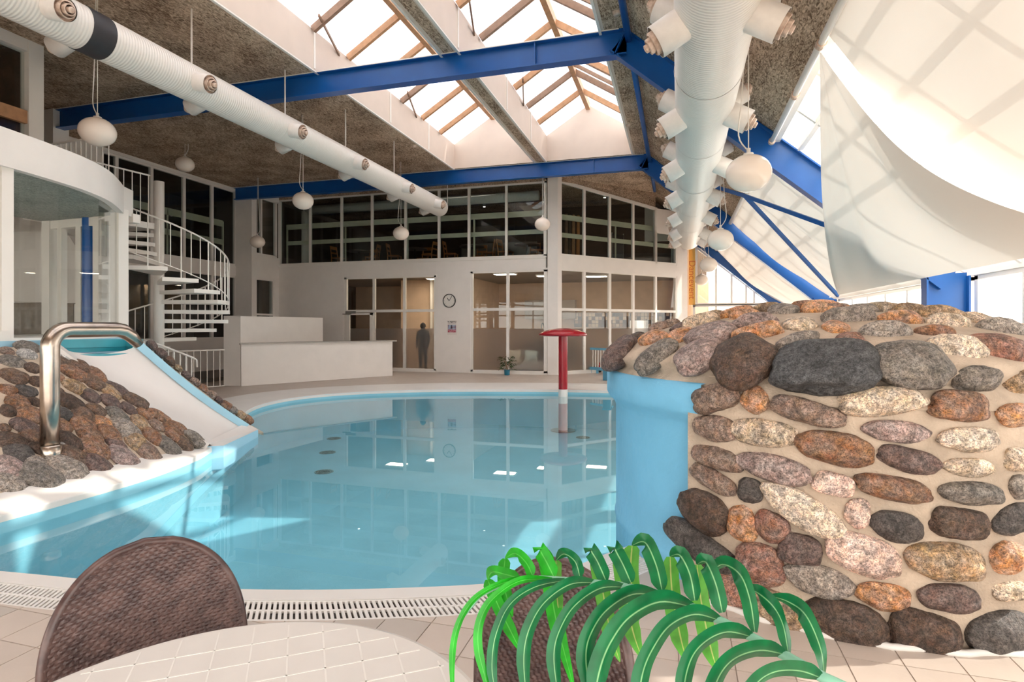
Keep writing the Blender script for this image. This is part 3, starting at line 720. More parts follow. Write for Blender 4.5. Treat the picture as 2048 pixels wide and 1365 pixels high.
for k, (pa, pb) in enumerate((((1490, 392), (1672, 458)), ((1490, 392), (1676, 592)), ((1425, 372), (1490, 392)))):
    def onp(px, py, o=.62):
        v = ray(px, py); t_ = (ZC-o+SL*XK-CZ)/(v.z+SL*v.x); return Vector((0, 0, CZ))+v*t_
    tag(MB().bar(onp(*pa), onp(*pb), .05, .07).build('steel_brace', DBLUE), ['thin blue roof brace rising to the near rafter', 'thin blue roof brace running down to the eaves', 'short blue roof brace under the sloping board'][k], 'brace', 'thin blue roof braces')

# ------------------------------------------------------------------ ventilation ducts
def nozzle_meshes():
    b = MB().lathe([(.145, 0), (.145, .30), (.138, .30)], n=20, axis=(0, 0, 1))
    d = MB()
    for r0, z in ((.138, .28), (.104, .33), (.070, .37), (.036, .40)):
        d.lathe([(r0, z-.10), (r0, z), (r0-.014, z+.006), (r0-.014, z-.10)], n=18)
    d.lathe([(.138, .25), (0, .25)], n=18); d.lathe([(.036, .40), (0, .405)], n=14)
    return b, d
nb, nd_ = nozzle_meshes()
o1 = nb.build('nozzle', NOZM, smooth=True, origin=(0, 0, 0)); o2 = nd_.build('diffuser', NOZI, smooth=False, origin=(0, 0, 0))
NZB, NZD = o1.data, o2.data
bpy.data.objects.remove(o1); bpy.data.objects.remove(o2)
def nozzle(parent, base, dirv, s):
    q = Vector(dirv).to_track_quat('Z', 'Y')
    o = place('nozzle', NZB, base, parent); o.rotation_mode = 'QUATERNION'; o.rotation_quaternion = q; o.scale = (s, s, s)
    d = bpy.data.objects.new('diffuser', NZD); COL.objects.link(d); d.parent = o
    return o
# the big duct under the sloping roof
XU, ZU, RU = .31, 4.27, .345
du = thing('ventilation_duct', 'fat white ventilation duct with paired nozzles hung under the sloping roof', 'duct', (XU, 9, ZU), group='white round ventilation ducts')
mb = MB().lathe([(RU, 0), (RU, 18.4-1.0), (RU*.93, 18.4-1.0+.1), (RU*.6, 18.4-1.0+.17), (0, 18.4-1.0+.19)], (XU, 1.0, ZU), 40, axis=(0, 1, 0)); mb.lathe([(RU, 0), (0, -.01)], (XU, 1.0, ZU), 40, axis=(0, 1, 0))
mb.build('duct_body', DUCTY, du, smooth=True)
for y in (2.84, 5.04, 7.3, 9.5, 11.7, 13.9, 16.2, 17.7):
    for a in (30, 150, 210, 330):
        v = Vector((math.cos(math.radians(a)), 0, math.sin(math.radians(a))))
        nozzle(du, Vector((XU, y+(0 if a > 180 else .5), ZU))+v*(RU-.07), v, .98)
for y in (3.6, 8.4, 12.8, 16.9):
    MB().tube([(XU-.3, y, ZU+.15), (XU-.3, y, zr(XU-.3)+.02)], .006, 6).build('hanger_wire', CABLE, du)
for y in (4.1, 6.3, 8.5, 10.7, 12.9, 15.1):
    MB().lathe([(RU+.004, 0), (RU+.007, .02), (RU+.004, .04)], (XU, y, ZU), 40, axis=(0, 1, 0)).build('joint_band', NOZM, du, smooth=True)
# the long duct under the flat ceiling
XV, ZV, RV = -7.18, 5.3, .275
dv = thing('ventilation_duct', 'long slim white ventilation duct with a black tape band hung under the flat ceiling', 'duct', (XV, 9, ZV), group='white round ventilation ducts')
mb = MB().lathe([(RV, 0), (RV, 16.65+1.0), (RV*.95, 16.65+1.05), (0, 16.65+1.06)], (XV, -1, ZV), 36, axis=(0, 1, 0)); mb.lathe([(RV, 0), (0, -.01)], (XV, -1, ZV), 36, axis=(0, 1, 0))
mb.build('duct_body', DUCTY, dv, smooth=True)
yb = [onx(p[0], p[1], XV+.2).y for p in ((205, 60), (228, 75))]
ybm = onx(186, 75, XV).y
MB().lathe([(RV+.003, 0), (RV+.006, .01), (RV+.006, .30), (RV+.003, .31)], (XV, ybm-.2, ZV), 36, axis=(0, 1, 0)).build('tape_band', BANDM, dv, smooth=True)
for px, py in ((128, 3), (418, 160), (603, 259), (728, 323), (822, 371), (884, 405)):
    y = onx(px, py, XV+.45).y
    for a, dy in ((-14, 0), (188, .55)):
        v = Vector((math.cos(math.radians(a)), 0, math.sin(math.radians(a))))
        if a > 90: v = Vector((-.94, 0, -.34))
        nozzle(dv, Vector((XV, min(y+dy, 16.4), ZV))+v*(RV-.07), v, .95)
for px, py in ((383, 75), (570, 200), (691, 257), (788, 315), (895, 372)):
    y = onx(px, py+30, XV).y
    MB().tube([(XV, y, ZV+RV-.03), (XV, y, ZC-.0)], .014, 6).build('hanger_rod', CABLE, dv)

# ------------------------------------------------------------------ globe lamps
def lamp_proto():
    t = thing('pendant_lamp', '', 'pendant lamp', (0, 0, 0), group='opal globe pendant lamps')
    pr = [(0.001, -.2)]+[(.235*math.sin(a), -.2*math.cos(a)) for a in [pi*k/18 for k in range(1, 17)]]+[(.05, .192), (.05, .2)]
    MB().lathe(pr, n=36).build('globe', LAMPM, t, smooth=True)
    MB().lathe([(.052, .19), (.052, .215), (.02, .225), (.02, .27), (0, .275)], n=16).build('lamp_cap', FRAME, t, smooth=True)
    return t
LP = [  # px, py, width px, label
    (195, 264, 80, 'beside the balcony rail, its cord looped'), (370, 329, 40, 'before the tall panes behind the spiral stair'), (606, 402, 43, 'in front of the upper panes, next to the recessed corner'),
    (515, 484, 31, 'low in the recessed corner'), (802, 467, 32, 'before the upper panes under the end of the slim duct'), (1085, 449, 31, 'before the white corner column'),
    (1497, 347, 93, 'largest in view, before the near blue rafter'), (1441, 480, 53, 'below the end of the fat duct, before a sail curtain'), (1417, 530, 36, 'before the gable glazing, higher of the two'), (1403, 560, 27, 'before the gable glazing, lower of the two')]
proto = None
for px, py, w, lb in LP:
    d = .465*FPX*math.sqrt(1+((px-CX)/FPX)**2)/w; p = at(px, py, d)
    if proto is None: proto = lamp_proto(); t = proto
    else: t = copy_tree(proto)
    t.location = p; t['label'] = 'white opal globe lamp hanging '+lb
    lamps = globals().setdefault('LAMPS', []); lamps.append((t, p))
for k, (t, p) in enumerate(LAMPS):
    zt = min(ZC, zr(p.x)) if p.x > XK else ZC
    if k == 9: zt = min(zt, 5.0)
    c = MB().tube([(p.x, p.y, p.z+.25), (p.x, p.y, zt+.01)], .006, 6).build('suspension_wire', CABLE, origin=(p.x, p.y, p.z)); 
    c.parent = t; c.location = (0, 0, 0)
    s = 1 if k % 2 else -1
    pts = crom([(.0, 0, .24), (s*.10, .01, .42), (s*.07, .0, .8), (s*.04, 0, 1.4), (s*.03, 0, zt-p.z)], 5, False)
    mb = MB().tube(pts, .008, 6); c = mb.build('lamp_cord', CABLE, smooth=True, origin=(0, 0, 0)); c.parent = t; c.location = (0, 0, 0)

# ------------------------------------------------------------------ sail curtains
def sail(name, label, fn, nu=48, nv=40):
    o = MB().grid(fn, nu, nv).build(name, FABRIC, smooth=True, fix=False)
    return tag(o, label, 'curtain', 'white sail curtains')
def bez(a, m, b_, t): return Vector(a)*(1-t)**2+Vector(m)*2*t*(1-t)+Vector(b_)*t*t
TA = Vector((1.38, 6.45, 4.36))
def sailA(u, v):            # u along the eaves, v from the gathered corner down to the eaves
    bot = Vector((3.34, 13.9-8.3*u, 2.25)); mid = Vector((2.0+.15*u, 9.0-2.7*u, 3.06-.05*u))
    p = bez(TA, mid, bot, v); w = math.sin(pi*v)*(.35+.65*v)
    f = .20*(.5+.5*math.sin(u*15+.4))**2+.08*(.5+.5*math.sin(u*31+1.3))+.05*(.5+.5*math.sin(v*7+u*5))
    return p+Vector((-.5, 0, -.85)).normalized()*w*f
sail('sail_curtain', 'white sail curtain gathered to one corner, fanning out to the eaves', sailA, 64, 48)
TB = Vector((1.36, 6.1, 4.38))
def sailB(u, v):
    top = Vector((1.36, 6.1-7.0*u, 4.38)); bot = Vector((3.85, 7.3-7.6*u, 2.44))
    mid = (top+bot)/2+Vector((-.12, .1, -.20))
    p = bez(top, mid, bot, v)
    p += Vector((-.5, 0, -.85)).normalized()*math.sin(pi*v)*(.05*math.sin(u*9)+.02*math.sin(v*9+u*17))
    return p
sail('sail_curtain', 'white sail curtain stretched flat beneath the roof glazing above the dining end', sailB)
def bay(y0, y1, sag, ph):
    def fn(u, v):
        x = 1.37+2.5*v; y = y0+(y1-y0)*u
        if v < .25: y = y0+(y1-y0)*(u)
        z = zr(x)-.16-sag*math.sin(pi*v)**1.0*(.75+.25*math.sin(u*7+ph))-.09*math.sin(pi*v)*math.sin(u*21+ph+3*v)-.05*math.sin(pi*v)*math.sin(u*43+2*ph-4*v)
        return (x, y, z)
    return fn
sail('sail_curtain', 'white sail curtain sagging behind the thin blue braces', bay(9.75, 16.5, .18, .3))
sail('sail_curtain', 'white sail curtain sagging between the far blue rafters', bay(16.9, 22.6, .30, 2.1))
t = thing('curtain_pole', 'white curtain pole along the edge of the sloping board, dining end', 'curtain pole', (1.34, 6, 4.4), group='white curtain poles')
MB().tube([(1.36, 1, 4.36), (1.36, 9.45, 4.36)], .035, 10).build('pole', FRAME, t, smooth=True)
for y in (3.0, 5.0, 6.3, 7.6, 9.4): MB().tube([(1.36, y-.04, 4.36), (1.36, y+.04, 4.36)], .05, 10).build('bracket_ring', NOZI, t); 
for y in (3.0, 5.0, 6.3, 7.6, 9.4): MB().bar((1.36, y, 4.38), (1.42, y, 4.53), .02, .03).build('bracket_arm', NOZM, t)
t = thing('curtain_pole', 'white curtain pole along the edge of the sloping board, beyond the near rafter', 'curtain pole', (1.34, 13, 4.4), group='white curtain poles')
MB().tube([(1.36, 9.8, 4.36), (1.36, 16.5, 4.36)], .05, 10).build('pole', FRAME, t, smooth=True)
for y in (10, 13, 16): MB().bar((1.36, y, 4.38), (1.42, y, 4.53), .02, .03).build('bracket_arm', NOZM, t)

t = thing('curtain_pole', 'white curtain pole along the edge of the sloping board, beside the gable', 'curtain pole', (1.34, 20, 4.4), group='white curtain poles')
MB().tube([(1.36, 16.9, 4.40), (1.36, 22.5, 4.40)], .05, 10).build('pole', FRAME, t, smooth=True)
for y in (17.2, 19.5, 22): MB().bar((1.36, y, 4.42), (1.42, y, 4.53), .02, .03).build('bracket_arm', NOZM, t)

# ------------------------------------------------------------------ the round tower room on its platform
TF = [(-6.75, 1.6), (-6.95, 3.0), (-7.12, 4.1), (-7.23, 4.74), (-7.33, 5.2), (-7.46, 5.64), (-7.68, 6.1), (-7.96, 6.49), (-8.42, 7.01)]
TFo = TF+[(-8.9, 7.3), (-10.6, 7.45), (-10.6, 1.6)]
tw = thing('wall_tower', 'glazed curved tower room with a white fascia beside the slide', 'tower room', (-8.5, 5, 1.4), kind='structure')
mb = MB()
mb.prism(TFo, 3.44, 3.72).build('floor_slab', WHITE, tw)
def ribbon(pts, z0, z1, d):
    m = MB(); n = len(pts)
    for i in range(n-1):
        a, b_ = Vector(pts[i]), Vector(pts[i+1]); t = (b_-a).normalized(); nn = Vector((t.y, -t.x))*d
        m.add([(a.x, a.y, z0), (b_.x, b_.y, z0), (b_.x, b_.y, z1), (a.x, a.y, z1), (a.x-nn.x, a.y-nn.y, z0), (b_.x-nn.x, b_.y-nn.y, z0), (b_.x-nn.x, b_.y-nn.y, z1), (a.x-nn.x, a.y-nn.y, z1)],
              [(0, 1, 2, 3), (7, 6, 5, 4), (0, 4, 5, 1), (3, 2, 6, 7), (0, 3, 7, 4), (1, 5, 6, 2)])
    return m
TS_ = crom(TF, 5, False)
ribbon([(p[0], p[1]) for p in TS_], 3.35, 3.78, .10).build('fascia', WHITE, tw)
ribbon([(-8.42, 7.01), (-8.55, 7.28)], 3.35, 3.78, .10).build('fascia', WHITE, tw)
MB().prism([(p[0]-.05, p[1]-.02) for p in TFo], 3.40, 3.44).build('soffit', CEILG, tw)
MB().prism([(p[0]+.03, p[1]) for p in TF]+[(-8.9, 7.3), (-10.6, 7.45), (-10.6, 1.6)], .0, 1.40).build('platform', LBLUE, tw)
MB().prism([(p[0]-.02, p[1]) for p in TF]+[(-8.9, 7.3), (-10.6, 7.45), (-10.6, 1.6)], 1.40, 1.43).build('sill_board', FRAME, tw)
def post(x, y, w=.16, z0=1.42, z1=3.42, m=FRAME, d=None, rz=0, name='post', par=tw): return MB().box((x, y, (z0+z1)/2), (w, d or w, z1-z0), rz).build(name, m, par)
post(-7.30, 4.62, .12); post(-7.36, 4.40, .10); post(-7.2, 3.4, .14)
post(-8.50, 7.0, .17)
for x, y, w, m in ((-10.55, 7.40, .18, FRAME), (-10.25, 7.38, .1, FRAME), (-9.78, 7.36, .12, FRAME), (-9.60, 7.36, .22, None), (-9.30, 7.36, .2, FRAME)):
    if m: post(x, y, w, m=m)
    else: MB().lathe([(.105, 1.42), (.105, 3.42)], (x, y, 0), 24).build('blue_column', DBLUE, tw, smooth=True)
MB().bar((-10.6, 7.4, 3.33), (-8.5, 7.3, 3.33), .12, .14).build('head_rail', FRAME, tw); MB().bar((-10.6, 7.4, 1.47), (-8.5, 7.2, 1.47), .10, .08).build('sill_rail', FRAME, tw)
gl = [(-7.24, 4.62), (-7.40, 5.25), (-7.55, 5.66), (-7.78, 6.1), (-8.06, 6.5), (-8.5, 6.98)]
MB().slab([(-7.33, 4.40, 1.45), (-7.14, 3.4, 1.45), (-7.14, 3.4, 3.4), (-7.33, 4.40, 3.4)], (-.008, 0, 0)).build('pane', GLASS, tw)
for a, b_ in zip([0, 3], [3, 5]):
    MB().slab([(*gl[a], 1.45), (*gl[b_], 1.45), (*gl[b_], 3.4), (*gl[a], 3.4)], (-.006, -.005, 0)).build('pane', GLASS, tw)
MB().bar((-7.30, 4.62, 1.47), (-7.12, 3.0, 1.47), .16, .09).build('sill_rail', FRAME, tw)
# wall seen through the tower, and the room above
MB().slab([(-14.2, 9.1, 2.12), (-11.9, 9.1, 2.05), (-11.9, 9.1, 2.85), (-12.45, 9.1, 3.5), (-12.7, 9.1, 3.62), (-14.2, 9.1, 3.66)], (0, .12, 0)).build('stair_parapet', GREYW, tw)
MB().span((-14.6, 9.3, 0), (-12.6, 9.4, 2.1)).build('store_front', mat('grey_wood', (150, 138, 126), .7, var=.12, vscale=8), tw)
MB().span((-12.5, 9.25, 1.3), (-11.95, 9.35, 2.05)).build('hatch_frame', GREYW, tw)
up = thing('wall_office', 'dark glazed upper room with a pine rail above the tower', 'upper room', (-11, 5, 3.7), kind='structure')
MB().span((-10.81, 7.09, 3.72), (-10.61, 7.33, ZC-.003)).build('post', FRAME, up)
MB().span((-10.8, -2, 6.25), (-10.62, 7.3, ZC)).build('head_rail', FRAME, up)
MB().span((-10.78, -2, 3.72), (-10.72, 7.1, 6.3)).build('pane', DGLASS, up)
MB().span((-10.715, -2, 5.02), (-10.64, 7.088, 5.24)).build('pine_rail', WOOD, up)
MB().span((-14.9, -2, 3.6), (-14.8, 7.3, ZC)).build('room_wall', ROOMD, up); MB().span((-14.9, 7.2, 3.72), (-10.82, 7.3, ZC)).build('room_wall', mat('dark_timber', (92, 62, 44), .6, var=.2, vscale=6), up)
MB().span((-14.9, -2, 3.55), (-10.6, 7.45, 3.72)).build('room_floor', ROOMD, up)

def railing(name, label, pts, h, step, par=None, cat='railing', rt=.02, rb=.009, bottom=True, group=None):
    """pts: floor line; a top rail, a bottom rail and single balusters"""
    t = par or thing(name, label, cat, pts[0], group=group)
    P = [Vector(p) for p in pts]; up_ = Vector((0, 0, h))
    MB().tube([p+up_ for p in P], rt, 8).build('handrail', FRAME, t, smooth=True)
    if bottom: MB().tube([p+Vector((0, 0, .1)) for p in P], .012, 6).build('bottom_rail', FRAME, t)
    acc = 0
    for i in range(len(P)-1):
        L = (P[i+1]-P[i]).length
        while acc <= L:
            q = P[i].lerp(P[i+1], acc/L); MB().tube([q+Vector((0, 0, .0 if acc == 0 and i == 0 else .1)), q+up_], rb, 6).build('baluster', FRAME, t); acc += step
        acc -= L
    return t
railing('balcony_railing', 'white metal balcony railing beside the upper room', [(-10.5, 7.3, 3.73), (-9.35, 7.25, 3.73), (-8.95, 7.28, 3.73)], .98, .12)

# ------------------------------------------------------------------ spiral stair
PS = at(318, 600, 11.5); PS.z = 0
st = thing('spiral_stair', 'white steel spiral staircase with thin balusters', 'staircase', PS)
MB().tube([(PS.x, PS.y, 0), (PS.x, PS.y, 4.47)], .095, 20).build('pole', FRAME, st, smooth=True)
RS, RISE, STEP = 1.28, .19, math.radians(24)
def sang(i): return math.radians(1)+(11.2-i)*STEP+YAW
rails = []
for i in range(1, 19):
    a = sang(i); z = RISE*i; a0, a1 = a-STEP*.58, a+STEP*.58
    poly = [(PS.x+.08*math.cos(a+.7), PS.y+.08*math.sin(a+.7)), (PS.x+.08*math.cos(a-.7), PS.y+.08*math.sin(a-.7))]+[(PS.x+RS*math.cos(q), PS.y+RS*math.sin(q)) for q in (a0, a0*.5+a1*.5, a1)]
    MB().prism(poly, z-.075, z).build('tread', FRAME, st)
def rail_at(i, dz): a = sang(i); return Vector((PS.x+(RS-.02)*math.cos(a), PS.y+(RS-.02)*math.sin(a), RISE*i+dz))
for i in [k/3 for k in range(4, 56)]:
    big = abs(i-round(i)) < .01
    MB().tube([rail_at(i, 0 if big else .12), rail_at(i, .93)], .013 if big else .009, 6).build('baluster', FRAME, st)
MB().tube([rail_at(k/4, .93) for k in range(4, 74)], .017, 8).build('handrail', FRAME, st, smooth=True)
MB().tube([rail_at(k/4, .14) for k in range(5, 73)], .011, 6).build('lower_rail', FRAME, st, smooth=True)
a = sang(18.5)
lz = 3.62
MB().prism([(PS.x, PS.y), (PS.x-.2, PS.y-1.3), (PS.x+.75, PS.y-1.75), (PS.x-.4, PS.y-1.75), (PS.x-1.3, PS.y-.4), (PS.x-.9, PS.y+.3)][0:2]+[(PS.x-.35, PS.y-1.62), (PS.x-1.35, PS.y-1.6), (PS.x-1.35, PS.y-.1)], lz-.12, lz).build('landing', FRAME, st)
for k in range(9):
    q = Vector((PS.x-.1-.02*k, PS.y-.15-.16*k, lz)); MB().tube([q, q+Vector((0, 0, .95))], .009, 6).build('baluster', FRAME, st)
MB().tube([(PS.x-.1, PS.y-.12, lz+.95), (PS.x-.28, PS.y-1.5, lz+.95)], .017, 8).build('handrail', FRAME, st)

# small ramp railings between the slide and the bar
pA, pB = at(300, 700, 11.6), at(392, 760, 12.0); pA.z, pB.z = .0, .0
t = thing('ramp_railing', 'short white handrail with a bent end beside the slide', 'railing', pB)
r0, r1 = at(288, 681, 10.6), at(386, 716, 11.2)
MB().tube([r0, at(325, 692, 10.8), r1, at(393, 720, 11.25), at(394, 735, 11.25)], .018, 8).build('handrail', FRAME, t, smooth=True)
for k in range(9):
    q = r0.lerp(r1, k/8*.97); MB().tube([q, (q.x, q.y, 0)], .012, 6).build('baluster', FRAME, t)
q0, q1 = onz(392, 760, 0), onz(452, 757, 0)
g0, g1 = at(332, 700, 13.2), at(449, 698, 14.2); g0.z = g1.z = .0
railing('well_railing', 'white railing guarding the dark stairwell beside the bar wall', [g0, g1], .99, .15)
struct(MB().span((XD, 12.6, -.0), (-12.7, 16.2, .1)).build('trim_4', mat('grey_plinth', (120, 114, 108), .7)), 'grey plinth under the stairwell railing', 'plinth')

# ------------------------------------------------------------------ stones
def stone_meshes():
    out = []
    for k in range(14):
        bm = bmesh.new(); bmesh.ops.create_icosphere(bm, subdivisions=4, radius=1)
        ex = R.uniform(2.0, 2.7); off_ = Vector((k*7.3, k*3.1, 0))
        if k in (3, 9): ex = 3.4
        for v in bm.verts:
            d = v.co.normalized(); r = 1/((abs(d.x)**ex+abs(d.y)**ex+abs(d.z)**ex)**(1/ex))
            r *= 1+.16*noise.noise(d*1.1+off_)+.07*noise.noise(d*2.6+off_)+.025*noise.noise(d*6+off_)
            v.co = d*r
        mx = max(abs(v.co.x) for v in bm.verts); my = max(abs(v.co.y) for v in bm.verts)
        for v in bm.verts: v.co.x /= mx; v.co.y /= my
        me = bpy.data.meshes.new('stone'); bm.to_mesh(me); bm.free()
        for p in me.polygons: p.use_smooth = True
        me.materials.append(STONE); out.append(me)
    return out
SM = stone_meshes()
PALS = dict(b=(150, 122, 104), o=(206, 146, 96), t=(216, 190, 160), l=(232, 208, 182), m=(168, 142, 134), d=(92, 84, 80), k=(78, 78, 80), r=(158, 112, 92), g=(160, 146, 134), p=(226, 190, 172), w=(206, 200, 194),
            B=(120, 92, 72), O=(152, 108, 76), D=(96, 74, 60), M=(118, 94, 86), G=(132, 122, 112), T=(176, 142, 104), W=(190, 184, 178))
def put_stone(parent, bvh, px, py, a, b_, rot, c, k, thick=.55, sink=.25, bmax=1.25):
    org = Vector((0, 0, CZ)); v = ray(px, py).normalized()
    hit, n, idx, dist = bvh.ray_cast(org, v)
    for _ in range(10):
        if hit is None: py += 4; v = ray(px, py).normalized(); hit, n, idx, dist = bvh.ray_cast(org, v)
    if hit is None: return None
    if n.dot(v) > 0: n = -n
    d = hit.x*-SA+hit.y*CA
    A = a*d/FPX; B = b_*d/FPX
    rt = Vector((CA, SA, 0)); u = (rt-n*rt.dot(n)).normalized(); w = n.cross(u)
    if w.z < 0: w = -w
    upi = (Vector((0, 0, 1))-v*v.z).normalized()
    tk = min(A, max(B, A*.5))*thick
    cw, cn = abs(w.dot(upi)), abs(n.dot(upi))
    need = max(B*B-(tk*cn*.8)**2, (B*.35)**2)
    Bv = min(math.sqrt(need)/max(cw, .25), bmax*A) if cw < .75 else B/max(cw, .6)
    uc = abs(u.dot(rt)); A = A*.95/max(uc, .75)
    rr = -math.radians(rot)
    X = u*math.cos(rr)+w*math.sin(rr); Y = w*math.cos(rr)-u*math.sin(rr)
    o = place('stone', SM[k % len(SM)], hit-n*tk*sink, parent)
    M = Matrix((X*A, Y*Bv, n*tk)).transposed()
    o.rotation_mode = 'QUATERNION'
    Rm = Matrix((X, Y, X.cross(Y))).transposed(); o.rotation_quaternion = Rm.to_quaternion()
    o.scale = (A, Bv, tk)
    j = R.uniform(1.0, 1.22); cc_ = PALS[c]; o.color = (*[min(1, x*j) for x in lin(cc_)], 1)
    return o
def bvh_of(mbs):
    V, F = [], []
    for m in mbs:
        n0 = len(V); V += [tuple(v) for v in m.v]; F += [tuple(i+n0 for i in f) for f in m.f]
    return BVHTree.FromPolygons(V, F)

# the domed stone grotto
GC = Vector((1.0, 4.8, 0)); GR = 1.55
gt = thing('stone_grotto', 'domed grotto faced with rounded field stones, its pool side painted blue', 'stone grotto', GC)
dome = [(GR, -.02), (GR, 1.05), (GR-.02, 1.18), (GR-.08, 1.27)]+[(GR*f, 1.27+.42*(1-(f/.95)**2)) for f in ()]+[(GR*f, 1.27+.42*(1-f*f)**.55) for f in (.985, .96, .92, .86, .8, .7, .6, .5, .4, .3, .2, .1, .0)]
A0, A1 = math.radians(90), math.radians(232.5)
side = MB().lathe(dome[:4]+[(GR*.5, 1.27)], GC, 60, A1, A0+2*pi); side.build('mortar_wall', MORTAR, gt, smooth=False)
top = MB().lathe([(GR, 1.15), (GR-.02, 1.2)]+dome[3:], GC, 72); top.build('mortar_dome', MORTAR, gt, smooth=True)
side2 = MB().lathe([(GR, -.02), (GR, 1.15)], GC, 90, math.radians(195), A0+2*pi)
MB().lathe([(1.485, ZB), (1.485, .08), (1.495, .1), (1.485, .12), (1.485, .95), (1.50, .99), (1.54, 1.03), (1.555, 1.06), (1.555, 1.22), (1.4, 1.24)], GC, 72, math.radians(60), A1+.06).build('painted_wall', GROTB, gt, smooth=True)
mb = MB(); 
for k in range(40):
    a = A1+.1+(A0+2*pi-A1-1.6)*k/40; 
mb.tube([(GC.x+(GR+.06+.012*math.sin(k*1.7))*math.cos(A1+.05+k*.05), GC.y+(GR+.06+.012*math.sin(k*1.7))*math.sin(A1+.05+k*.05), .006) for k in range(60)], .02, 6).build('base_fillet', RIM, gt, smooth=True)
gb = bvh_of([side2, top])
Z8 = [(402,375,72,46,0,'b'),(540,383,42,50,-20,'o'),(716,424,115,46,12,'b'),(977,388,145,50,0,'t'),(1243,405,106,55,5,'O'),(1440,438,70,44,0,'o'),(400,482,68,48,5,'b'),(566,497,98,50,0,'t'),
 (1028,491,114,40,3,'m'),(1282,520,118,46,3,'l'),(816,550,125,60,8,'O'),(405,587,82,42,5,'b'),(1073,592,106,45,12,'M'),(1283,618,94,35,3,'t'),(1450,590,54,42,0,'t'),(608,624,113,50,8,'m'),
 (392,660,72,40,18,'b'),(523,698,37,45,5,'d'),(811,674,66,42,10,'p'),(1020,692,130,45,10,'O'),(1290,707,120,42,5,'G'),(1455,685,42,45,-20,'g'),(707,765,145,58,28,'l'),(896,777,43,54,0,'p'),
 (364,770,80,72,15,'D'),(495,815,45,66,5,'o'),(597,824,52,54,15,'r'),(1031,823,88,56,8,'d'),(1246,812,102,54,5,'D'),(1435,800,88,52,-25,'d'),(345,890,118,58,18,'d'),(555,955,72,74,0,'r'),
 (694,900,66,54,5,'M'),(914,923,130,70,18,'p'),(1198,944,140,68,8,'T'),(1415,930,72,58,0,'o'),(760,1008,112,54,8,'g'),(986,1066,94,48,8,'o'),(1213,1071,110,50,3,'M'),(1430,1050,82,36,-3,'t'),
 (610,1122,100,74,8,'T'),(850,1165,138,88,5,'D'),(1120,1195,122,74,12,'D'),(1395,1200,140,80,-5,'d'),(440,1040,62,66,0,'r'),
 (497,248,105,78,-8,'D'),(775,268,175,86,15,'k'),(1080,262,145,78,5,'G'),(1310,313,90,46,5,'G'),(1450,325,58,52,20,'T'),
 (68,222,66,42,-10,'M'),(185,172,50,32,-25,'o'),(118,160,42,22,-25,'D'),(193,232,74,32,5,'G'),(345,232,82,46,0,'m'),(275,170,68,26,-12,'o'),(385,165,85,36,-15,'m'),(283,133,42,18,-5,'M'),(545,160,92,32,5,'o'),
 (225,128,60,16,-12,'b'),(350,118,75,16,-8,'t'),(540,120,88,18,3,'m'),(502,95,58,18,-3,'o'),(400,92,60,14,-5,'T'),(640,78,58,32,5,'g'),(695,125,62,28,0,'t'),(820,134,45,26,10,'o'),(870,188,54,38,15,'r'),(690,185,80,30,-3,'g'),
 (990,152,95,30,10,'g'),(860,105,95,22,5,'g'),(1050,108,82,32,8,'o'),(910,76,60,22,0,'g'),(770,75,80,28,0,'o'),(985,62,70,22,5,'t'),(880,48,46,16,15,'o'),(1080,62,74,20,0,'T'),
 (1190,85,95,24,12,'T'),(1310,100,72,22,12,'t'),(1215,120,82,24,8,'t'),(1165,152,70,26,8,'O'),(1235,205,105,44,15,'l'),(1385,208,108,48,12,'r'),(1395,142,92,30,5,'g'),(1440,115,60,18,0,'o'),(590,55,70,14,3,'T'),(480,70,70,12,-3,'o'),(720,52,70,14,3,'O'),(820,40,60,12,3,'b')]
for k, (x, y, a, b_, r, c) in enumerate(Z8):
    s = 1/1.7394; rimst = 45 <= k < 50
    put_stone(gt, gb, 1200+x*s, 580+y*s, a*s, b_*s, r, c, k*5+3, .72 if k < 50 else .95, .0)
for k in range(16):      # stones round the hidden sides
    a = math.radians(300+k*9.5); 
    for z in (.2, .55, .9):
        n_ = Vector((math.cos(a+z), math.sin(a+z), 0)); p = GC+n_*GR+Vector((0, 0, z))
        if a+z < math.radians(318): continue
        o = place('stone', SM[(k*3+int(z*10)) % 14], p-n_*.02, gt); o.rotation_euler = (pi/2, 0, a+z+pi/2); o.scale = (.13, .09, .07); o.color = (*lin(PALS[R.choice('botgmT')]), 1)

# ------------------------------------------------------------------ slide, its stone mound, basin and steel spout
TL, TR = Vector((-6.96, 4.96, 1.33)), Vector((-6.98, 5.98, 1.31))
BL, BR = Vector((-5.68, 5.92, .06)), Vector((-6.28, 7.16, .05))
sl = thing('water_slide', 'white water slide with pale blue edges running down into the pool', 'slide', (-6.4, 6, 0))
def chute(u, v):            # u across, v down
    L = TL.lerp(BL, v); Rr = TR.lerp(BR, v); p = L.lerp(Rr, u)
    sag = -.10*math.sin(pi*u)**.6*(1-.2*v); bow = -.06*math.sin(pi*v)
    return p+Vector((0, 0, sag+bow+.0))
MB().grid(chute, 16, 20).build('chute', CHUTE, sl, smooth=True)
def edge(a, b_, w, inner):
    pts = [a.lerp(b_, k/14)+Vector((0, 0, -.06*math.sin(pi*k/14))) for k in range(15)]
    return pts
pl_ = edge(TL, BL, .1, 0); pr_ = edge(TR, BR, .1, 0)
out1 = (TL-TR).normalized()
mb = MB()
for i in range(14): mb.bar(pl_[i]+out1*.05, pl_[i+1]+out1*.05, .13, .09)
mb.build('slide_edge', CHUTE, sl)
mb = MB()
for i in range(14): mb.bar(pr_[i]-out1*.05, pr_[i+1]-out1*.05, .13, .10)
mb.build('slide_edge', LBLUE, sl)
lip = MB()
BLx, BRx = BL+Vector((.1, .1, -.02)), BR+Vector((.12, .08, -.02))
